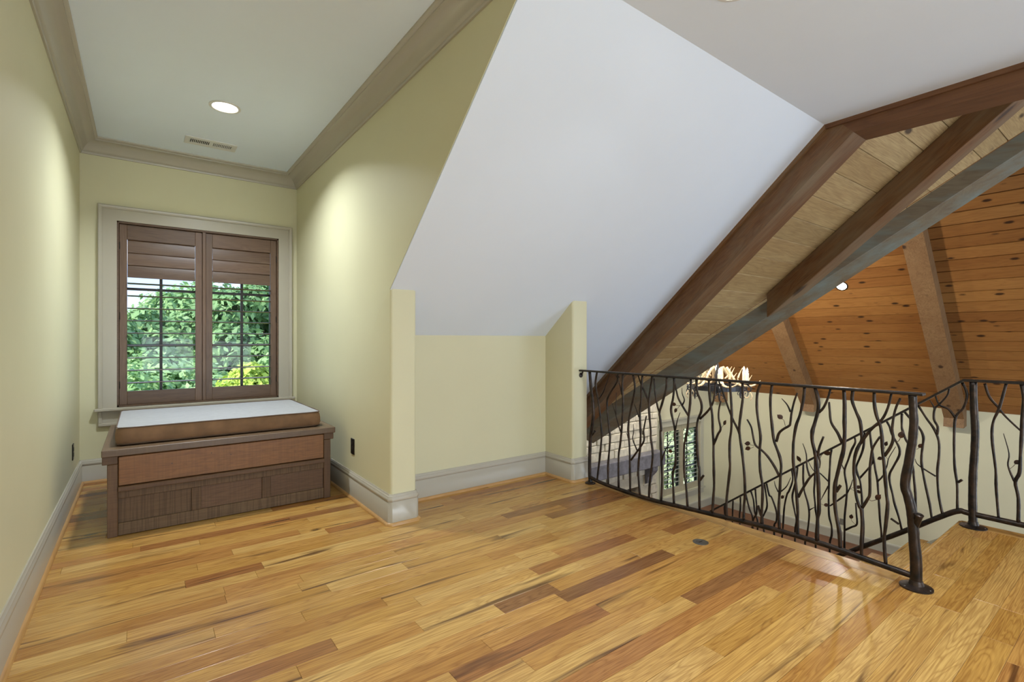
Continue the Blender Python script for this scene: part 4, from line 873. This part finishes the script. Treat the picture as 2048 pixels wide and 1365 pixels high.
yy = -1.58; MB().tube([(SX, yy, 0.9), (SX+0.004, yy, 0.45), (SX, yy, 0.01)], 0.02, 12, wob=0.07).build('newel_post', 'forged_iron', SR, smooth='full')

# ---- stairs
ST = thing('staircase', 'straight oak staircase going down from the landing below the railing', 'stairs', (3.58, 2.5, HF))
NST = 14; RIS = -HF/NST; TRD = 0.2425
for k in range(1, NST):
    z = -RIS*k; y0 = NY-0.012+TRD*(k-1)
    tr = MB().box(2.985, 4.215, y0, y0+TRD+0.027, z-0.028, z, 0.006).build('tread', 'floor_oak', ST)
    box('riser', 'floor_oak', ST, 2.985, 4.19, y0+TRD-0.002, y0+TRD+0.008, z-RIS, z-0.029) if k < NST else None
box('riser', 'floor_oak', ST, 2.985, 4.19, NY-0.014, NY-0.002, -RIS, -0.03)
for x0 in (2.983, 4.166):
    MB().hexa([(x0, NY-0.005, -0.30), (x0, NY+TRD*13, HF), (x0, NY+TRD*13, HF+0.05), (x0, NY+0.03, -0.07)], [(x0+0.022, NY-0.005, -0.30), (x0+0.022, NY+TRD*13, HF), (x0+0.022, NY+TRD*13, HF+0.05), (x0+0.022, NY+0.03, -0.07)]).build('stringer', 'hall_trim', ST)

# ---- outlets, switch, vent, floor cover
def outlet(lab, face, c, mat, sgn, cat='outlet', group=None, sw=False):     # face 'x': plate normal along +-x
    t = thing('wall_outlet' if not sw else 'light_switch', lab, cat, c, group); X, Y, Z = c; d = sgn
    def bx(nm, mt, par, du0, du1, dz0, dz1, h0, h1, bev=0.0):
        return box(nm, mt, par, min(X+d*h0, X+d*h1), max(X+d*h0, X+d*h1), Y+du0, Y+du1, Z+dz0, Z+dz1, bev)
    pl = bx('plate', mat, t, -0.035, 0.035, -0.058, 0.058, 0.0, 0.006, 0.0025)
    if sw:
        bx('rocker', mat, pl, -0.016, 0.016, -0.033, 0.033, 0.006, 0.010, 0.001)
    else:
        for dz in (-0.02, 0.02):
            rc = bx('receptacle', mat, pl, -0.016, 0.016, dz-0.014, dz+0.014, 0.006, 0.0085, 0.001)
            for du in (-0.006, 0.006): bx('slot', 'brass', pl, du-0.001, du+0.001, dz-0.002, dz+0.006, 0.0085, 0.009)
    MB().lathe([(0.003, 0), (0.003, 0.001)], (X+d*0.0062, Y, Z), 10, (d, 0, 0)).build('screw', 'brass', pl)
    return t
outlet('black outlet on the yellow wall beside the storage bench', 'x', (XR, 3.617, 0.376), 'black_plate', -1, group='black outlets in the alcove')
outlet('black outlet low on the left wall beyond the bench corner', 'x', (XL, 4.76, 0.35), 'black_plate', 1, group='black outlets in the alcove')
outlet('white light switch on the far great room wall', 'x', (XF, 3.77, -1.25), 'white_metal', -1, 'switch', sw=True)
outlet('grey outlet low on the far great room wall', 'x', (XF, 3.73, -2.257), 'grey_plate', -1)
VT = thing('ceiling_vent', 'white slotted air register in the alcove ceiling', 'vent', (0.462, 4.79, ZA-0.008))
VX0, VX1, VY0, VY1 = 0.278, 0.645, 4.70, 4.875
fr = MB()
for a in ((VX0, VX1, VY0, VY0+0.045), (VX0, VX1, VY1-0.045, VY1), (VX0, VX0+0.035, VY0+0.045, VY1-0.045), (VX1-0.035, VX1, VY0+0.045, VY1-0.045)): fr.box(a[0], a[1], a[2], a[3], ZA-0.007, ZA-0.0005)
fr.build('frame', 'white_metal', VT); box('duct_shade', 'dark_slot', VT, VX0+0.03, VX1-0.03, VY0+0.04, VY1-0.04, ZA-0.001, ZA-0.0002)  # thin black sheet paints the shade behind the slats
nb = 24
for k in range(nb+1):
    x = VX0+0.035+(VX1-VX0-0.07)*k/nb; tl = 0.003 if k < nb/2 else -0.003
    w_ = 0.010 if k == nb//2 else 0.0022
    MB().hexa([(x-w_, VY0+0.045, ZA-0.007), (x+w_, VY0+0.045, ZA-0.007), (x+w_, VY1-0.045, ZA-0.007), (x-w_, VY1-0.045, ZA-0.007)], [(x-w_+tl, VY0+0.045, ZA-0.002), (x+w_+tl, VY0+0.045, ZA-0.002), (x+w_+tl, VY1-0.045, ZA-0.002), (x-w_+tl, VY1-0.045, ZA-0.002)]).build('slat', 'white_metal', VT)
FC = thing('floor_outlet', 'small round metal floor outlet cover set into the oak floor', 'outlet', (2.562, 1.622, 0))
MB().lathe([(0.043, 0.0), (0.043, 0.002), (0.036, 0.0045), (0.030, 0.0035), (0.029, 0.002)], (2.562, 1.622, 0.0004), 28).build('ring', 'steel', FC, smooth=True)
MB().lathe([(0.0285, 0.0), (0.0285, 0.0030), (0.027, 0.0036)], (2.562, 1.622, 0.0004), 24).build('lid', 'steel', FC, smooth=True)
box('lid_slot', 'black_plate', FC, 2.545, 2.579, 1.619, 1.625, 0.0038, 0.0044)

# ---- recessed lights, each with its own lamp
def can(loc, nrm, r, lab, energy, group=None, spread=150, col=(1.0, 0.93, 0.82), trim='white_metal'):
    n = Vector(nrm).normalized(); p = Vector(loc); t = thing('recessed_light', lab, 'light', loc, group)
    MB().lathe([(r*1.28, 0.0), (r*1.28, 0.003), (r*1.06, 0.006), (r*1.0, 0.002)], p+n*0.0005, 28, n).build('trim_ring', trim, t, smooth=True)
    MB().lathe([(r*1.0, 0.0), (r*1.0, 0.0022), (r*0.6, 0.003)], p+n*0.0006, 28, n).build('lens', 'lamp_lens', t, smooth=True)
    a = area('recessed_lamp', tuple(p+n*0.012), n, r*2, r*2, energy, col, spread, 'DISK'); return t
gl = 'recessed ceiling lights of the loft'
LC = (0.85, 0.93, 1.0)
can((0.467, 3.976, ZA), (0, 0, -1), 0.077, 'round recessed light in the alcove ceiling before the vent', 33, gl, 138, LC)
for q in ((2.06, 1.13, ZF), (0.45, 0.6, ZF), (2.06, -1.1, ZF), (0.45, -1.1, ZF), (3.3, 0.0, ZF)):
    can(q, (0, 0, -1), 0.077, 'round recessed light in the flat loft ceiling', 13, gl, 135, LC)
fn = (-1.25, 0, -1)
gg = 'recessed lights in the pine slope'
for y_ in (3.17, -1.2, 5.3): can(far_pt((XF-8.93)/math.cos(math.atan(1.25)), y_, 0.001), fn, 0.07, 'round recessed light set into the pine plank slope', 12, gg, 165, trim='black_plate')
for x_, y_ in ((6.2, 3.3), (6.2, 5.2)): can((x_, y_, nearz(x_)+0.068), (1.25, 0, -1), 0.07, 'unseen fill lamp added opposite the pine plank slope', 66, 'fill lamps added in the near slope', 165, trim='black_plate')  # lamps added out of view to brighten the pine slope and far wall

# ---- chandelier
CH = thing('chandelier', 'antler and wrought iron chandelier with lit candle bulbs', 'chandelier', (7.43, 4.40, 0.2))
c0 = Vector((7.43, 4.40, 0.0))
def ringpts(r, z, n=28): return [(c0.x+r*math.cos(2*math.pi*k/n), c0.y+r*math.sin(2*math.pi*k/n), z) for k in range(n+1)]
mb = MB(); rp = ringpts(0.40, 0.36, 36)
for k in range(36):
    a, b = Vector(rp[k]), Vector(rp[k+1]); i = len(mb.v)
    ia = c0+(a-c0)*0.97; ib = c0+(b-c0)*0.97; ia.z = a.z; ib.z = b.z
    mb.hexa([a, b, ib, ia], [a+Vector((0, 0, 0.075)), b+Vector((0, 0, 0.075)), ib+Vector((0, 0, 0.075)), ia+Vector((0, 0, 0.075))])
band = mb.build('iron_band', 'chandelier_iron', CH)
NCD = 6
for k in range(NCD):
    a = 2*math.pi*k/NCD+R(213.5); d = Vector((math.cos(a), math.sin(a), 0)); tn = Vector((-d.y, d.x, 0))
    q = c0+d*0.47+Vector((0, 0, 0.47))
    arm = MB().tube([c0+d*0.40+Vector((0, 0, 0.40)), c0+d*0.50+Vector((0, 0, 0.36)), c0+d*0.53+Vector((0, 0, 0.42)), q+Vector((0, 0, 0.0))], 0.010, 8).build('scroll_arm', 'chandelier_iron', CH, smooth='full')
    sp = [c0+d*(0.47+0.075*math.cos(t_)*(1-t_/9))+Vector((0, 0, 0.30+0.075*math.sin(t_)*(1-t_/9))) for t_ in [0.3*i for i in range(-3, 22)]]
    MB().tube(sp, 0.008, 6, smooth=1).build('scroll', 'antler' if k % 2 else 'chandelier_iron', arm, smooth='full')
    # fleur finial below the band
    f0 = c0+d*0.40+Vector((0, 0, 0.36)); fl = MB()
    fl.tube([f0, f0+Vector((0, 0, -0.09)), f0+Vector((0, 0, -0.15))], [0.008, 0.016, 0.002], 6, smooth=3)
    for s_ in (-1, 1): fl.tube([f0+Vector((0, 0, -0.04)), f0+tn*s_*0.04+Vector((0, 0, -0.05)), f0+tn*s_*0.065+Vector((0, 0, -0.085)), f0+tn*s_*0.045+Vector((0, 0, -0.105))], 0.007, 6)
    fl.build('fleur_finial', 'chandelier_iron', CH, smooth='full')
    dish = MB().lathe([(0.015, 0.0), (0.045, 0.012), (0.048, 0.018), (0.02, 0.02)], q, 16).build('drip_dish', 'chandelier_iron', arm, smooth=True)
    cd = MB().lathe([(0.026, 0.018), (0.026, 0.17), (0.018, 0.176)], q, 14).build('candle', 'candle', arm, smooth=True)
    MB().lathe([(0.008, 0.176), (0.017, 0.195), (0.014, 0.22), (0.002, 0.255)], q, 12).build('candle_bulb', 'flame', CH, smooth=True)
    ld = bpy.data.lights.new('candle_lamp', 'POINT'); lo_ = bpy.data.objects.new('candle_lamp', ld); COL.objects.link(lo_); ld.energy = 1.3; ld.color = (1.0, 0.84, 0.62); ld.shadow_soft_size = 0.03; lo_.location = q+Vector((0, 0, 0.30))
    # antlers: a curved beam with tines
    u = c0+d*0.12+tn*0.05+Vector((0, 0, 0.50)); 
    base = [u+Vector((0, 0, 0.22)), u+d*0.07+Vector((0, 0, 0.12)), c0+d*0.30+tn*0.06+Vector((0, 0, 0.46)), c0+d*0.47+tn*0.16+Vector((0, 0, 0.44)), c0+d*0.55+tn*0.28+Vector((0, 0, 0.52))]
    an = MB().tube(base, [0.024, 0.022, 0.020, 0.016, 0.005], 8, wob=0.2).build('antler', 'antler', CH, smooth='full')
    for j_, (s_, ln_) in enumerate(((0.35, 0.16), (0.6, 0.19), (0.8, 0.13))):
        w_ = base[1]*(1-s_)+base[3]*s_; MB().tube([w_, w_+tn*0.05+Vector((0, 0, ln_*0.4)), w_+tn*0.04+d*0.05+Vector((0, 0, ln_))], [0.014, 0.010, 0.003], 7, wob=0.15).build('tine', 'antler', an, smooth='full')
MB().lathe([(0.03, 0.30), (0.06, 0.36), (0.035, 0.48), (0.05, 0.58), (0.02, 0.72), (0.012, 0.78)], c0, 16).build('centre_column', 'chandelier_iron', CH, smooth=True)
for k in range(3): a = 2*math.pi*k/3; MB().tube([c0+Vector((0, 0, 0.42)), c0+Vector((math.cos(a)*0.39, math.sin(a)*0.39, 0.40))], 0.009, 6, smooth=1).build('spoke', 'chandelier_iron', CH)
nl = 26; ztop = ZRIDGE-0.02
for k in range(nl):
    z = 0.79+(ztop-0.06-0.79)*k/nl; h = (ztop-0.85)/nl*0.62; a = 0 if k % 2 else math.pi/2
    MB().tube([c0+Vector((math.cos(a)*0.018*math.cos(t_), math.sin(a)*0.018*math.cos(t_), z+h*math.sin(t_)+h)) for t_ in [2*math.pi*i/10 for i in range(11)]], 0.004, 5, smooth=1).build('chain_link', 'chandelier_iron', CH)
MB().lathe([(0.02, ztop-0.09), (0.06, ztop-0.05), (0.065, ztop)], c0, 16).build('canopy', 'chandelier_iron', CH, smooth=True)

# ---- stone chimney breast and mantel
FP = thing('stone_fireplace', 'pale stone fireplace chimney on the great room end wall', 'fireplace', (7.0, 6.2, HF))
FX0, FX1, FY = 5.95, 8.05, 6.05
bk = MB(); bk.box(FX0, FX1, FY+0.02, YG-0.001, -1.62, 0.9); bk.box(FX0, 6.35, FY+0.02, YG-0.001, HF, -1.62); bk.box(7.55, FX1, FY+0.02, YG-0.001, HF, -1.62)
bk.build('mortar_core', 'mortar', FP)
box('firebox', 'firebox', FP, 6.35, 7.55, YG-0.06, YG-0.005, HF, -1.62)
z = HF+0.01
while z < 0.85:
    h = rnd.uniform(0.10, 0.22); x = FX0
    while x < FX1-0.02:
        w = rnd.uniform(0.16, 0.42); x1_ = min(x+w, FX1)
        if FX1-x1_ < 0.1: x1_ = FX1
        z1_ = min(z+h, 0.9)
        if not (z < -1.60 and x1_ > 6.33 and x < 7.57):
            j = rnd.uniform(0, 0.03)
            MB().box(x+0.006, x1_-0.006, FY-0.005-j, FY+0.03, z+0.006, z1_-0.006, 0.012).build('stone', 'stone', FP)
        x = x1_
    z += h
MT = thing('mantel_shelf', 'blue grey weathered timber mantel on the stone chimney', 'mantel', (6.95, 5.92, -1.24))
box('beam', 'mantel_wood', MT, 5.90, 8.0, 5.80, 6.012, -1.225, -0.965, 0.012)
for cx in (6.15, 7.73):
    pr = [(6.014, -1.226), (5.83, -1.226), (5.83, -1.30), (5.87, -1.36), (5.95, -1.44), (5.97, -1.56), (6.014, -1.58)]
    MB().hexa([(cx-0.07, a, b) for a, b in pr], [(cx+0.07, a, b) for a, b in pr]).build('corbel', 'mantel_wood', MT)

# ---- window_2 in the great room end wall
W2 = struct_empty('window_2', (9.31, YG, -2.1))
x0, x1, z0, z1 = GW
for nm, a in (('casing', (x0-0.10, x0, z0-0.02, z1)), ('casing', (x1, x1+0.10, z0-0.02, z1)), ('casing', (x0-0.12, x1+0.12, z1, z1+0.12)), ('casing_cap', (x0-0.14, x1+0.14, z1+0.12, z1+0.16)), ('sill', (x0-0.13, x1+0.13, z0-0.05, z0-0.02)), ('apron', (x0-0.1, x1+0.1, z0-0.16, z0-0.05))):
    dp = 0.05 if nm in ('casing_cap', 'sill') else 0.022; box(nm, 'hall_trim', W2, a[0], a[1], YG-dp, YG+0.002, a[2], a[3], 0.003)
cx = (x0+x1)/2
for a, b in ((x0, cx), (cx, x1)):
    sh = box('sash', 'sash_dark', W2, a, a+0.05, YG+0.10, YG+0.13, z0, z1)
    box('sash_rail', 'sash_dark', sh, b-0.05, b, YG+0.10, YG+0.13, z0, z1); box('sash_rail', 'sash_dark', sh, a, b, YG+0.10, YG+0.13, z0, z0+0.05); box('sash_rail', 'sash_dark', sh, a, b, YG+0.10, YG+0.13, z1-0.05, z1)
    box('muntin', 'sash_dark', sh, (a+b)/2-0.01, (a+b)/2+0.01, YG+0.105, YG+0.125, z0, z1)
    for k in (1, 2): zz = z0+(z1-z0)*k/3; box('muntin', 'sash_dark', sh, a, b, YG+0.105, YG+0.125, zz-0.01, zz+0.01)
    box('pane', 'glass', sh, a+0.03, b-0.03, YG+0.113, YG+0.117, z0+0.03, z1-0.03)
g2 = 'pale shutters of the great room window'
shutter(x0+0.01, cx-0.003, 'pale taupe louvered shutter of the great room window beside the fireplace', 'hall_shutter', 'hall_shutter', YG+0.025, z0+0.002, z1-0.002, 0.07, 0.11, 0.13, 0.088, 0, 0.085, g2, R(-12))
shutter(cx+0.003, x1-0.01, 'pale taupe louvered shutter of the great room window nearest the far wall', 'hall_shutter', 'hall_shutter', YG+0.025, z0+0.002, z1-0.002, 0.07, 0.11, 0.13, 0.088, 0, 0.085, g2, R(-12))

# ---- outdoors
gm = MB(); N_ = 24
for j in range(N_+1):
    for i in range(N_+1):
        x, y = -60+140*i/N_, 8.5+70*j/N_; gm.v.append((x, y, -6.2+0.5*mnoise.noise(Vector((x*0.06, y*0.06, 0)))))
for j in range(N_):
    for i in range(N_): a = j*(N_+1)+i; gm.f.append((a, a+1, a+N_+2, a+N_+1))
gr_ = gm.build('lawn', 'lawn'); gr_['label'] = 'green lawn outside below the trees'; gr_['category'] = 'grass'; gr_['kind'] = 'stuff'
def crown_mesh(seed, nleaf, rx, rz, leaf):
    q = random.Random(seed); blobs = []
    for k in range(26):
        a = q.uniform(0, 2*math.pi); h = q.uniform(-0.9, 1.0); rr = math.sqrt(max(0.05, 1-abs(h)**1.6))*q.uniform(0.35, 0.85)
        blobs.append((Vector((math.cos(a)*rr*rx, math.sin(a)*rr*rx, h*rz*0.8)), q.uniform(0.26, 0.46)*rx))
    vs = []; fs = []
    for k in range(nleaf):
        c, r = q.choice(blobs); d = Vector((q.gauss(0, 1), q.gauss(0, 1), q.gauss(0.25, 1))).normalized(); p = c+d*r*q.uniform(0.75, 1.08)
        n = (d+Vector((q.uniform(-1, 1), q.uniform(-1, 1), q.uniform(-0.3, 1)))*0.8).normalized(); u = n.orthogonal().normalized(); w = n.cross(u); a = q.uniform(0, 6.28)
        u, w = u*math.cos(a)+w*math.sin(a), w*math.cos(a)-u*math.sin(a); s_ = leaf*q.uniform(0.6, 1.2); i = len(vs)
        vs += [p-u*s_, p+w*s_*0.5, p+u*s_, p-w*s_*0.5]; fs.append((i, i+1, i+2, i+3))
    me = bpy.data.meshes.new('foliage'); me.from_pydata([tuple(v) for v in vs], [], fs); me.update(); return me
CM = [crown_mesh(1, 15000, 2.6, 3.0, 0.15), crown_mesh(2, 15000, 2.3, 3.4, 0.15), crown_mesh(3, 15000, 2.8, 2.6, 0.14)]
CL = [m_.copy() for m_ in CM[:2]]; CP = [m_.copy() for m_ in CM]
for m_ in CP: m_.materials.append(MATS['leaves_pale'])
for m_ in CM: m_.materials.append(MATS['leaves_green'])
for m_ in CL: m_.materials.append(MATS['leaves_lime'])
def tree(x, y, top, sc, variant, lab, lime=False, pale=False):
    me = (CL if lime else CP if pale else CM)[variant % (2 if lime else 3)]; t = thing('tree', lab, 'tree', (x, y, -6.2), 'trees outside the windows')
    o = bpy.data.objects.new('foliage', me); COL.objects.link(o); o.parent = t; rz_ = (3.0, 3.4, 2.6)[variant % 3 if not lime else variant % 2]
    zc = top-rz_*sc*1.08; o.location = (0, 0, zc+6.2); o.scale = (sc, sc, sc); o.rotation_euler = (0, 0, rnd.uniform(0, 6.28))
    tk = MB().tube([(x, y, -6.3), (x+0.1, y, -3.5), (x-0.1, y+0.1, zc), (x, y, zc+rz_*sc*0.4)], [0.26*sc, 0.2*sc, 0.15*sc, 0.05], 8); tk.build('trunk', 'bark', t, smooth='full')
G1 = 'broad green leafy tree beyond the alcove window'; G2 = 'yellow green leafy tree close beyond the alcove window'; G3 = 'pale green leafy tree beyond the great room window'
for x, y, top, sc, v in ((-2.6, 23, 2.9, 1.2, 0), (0.4, 24, 2.7, 1.15, 1), (2.4, 26, 3.3, 1.2, 2), (4.3, 24, 4.1, 1.25, 0), (6.8, 25, 4.4, 1.3, 1), (9.5, 26, 3.6, 1.3, 2), (-6, 25, 3.2, 1.3, 2), (0.6, 17.5, 0.4, 0.95, 2), (4.6, 19, 1.4, 0.95, 1), (-1.8, 18, 0.1, 0.95, 1), (7.0, 19, 0.8, 1.0, 0), (1.8, 30, 3.0, 1.4, 0), (-1.0, 14.2, -1.6, 0.8, 0), (1.0, 13.8, -1.5, 0.8, 1)):
    tree(x, y, top, sc, v, G1)
for x, y, top, sc, v in ((2.55, 14.6, 0.75, 0.72, 1), (3.2, 13.0, -1.0, 0.62, 0)): tree(x, y, top, sc, v, G2, True)
for x, y, top, sc, v in ((18.5, 13.5, -0.2, 1.0, 0), (22.5, 15.0, 0.5, 1.1, 1), (21.0, 18.5, 1.2, 1.2, 2), (26.0, 17.5, 0.8, 1.2, 0), (16.0, 15.5, 0.2, 1.0, 2)): tree(x, y, top, sc, v, G3, pale=True)
MB().tube([(-14, 16.5, 0.2), (-4, 15.6, -0.55), (6, 14.8, -0.1), (16, 14.0, 0.9)], 0.012, 6, smooth=8).build('utility_wire', 'grey_plate')
bpy.data.objects['utility_wire']['label'] = 'thin overhead wire crossing in front of the trees'; bpy.data.objects['utility_wire']['category'] = 'wire'

for o in bpy.data.objects:
    if '_w' in o: del o['_w']
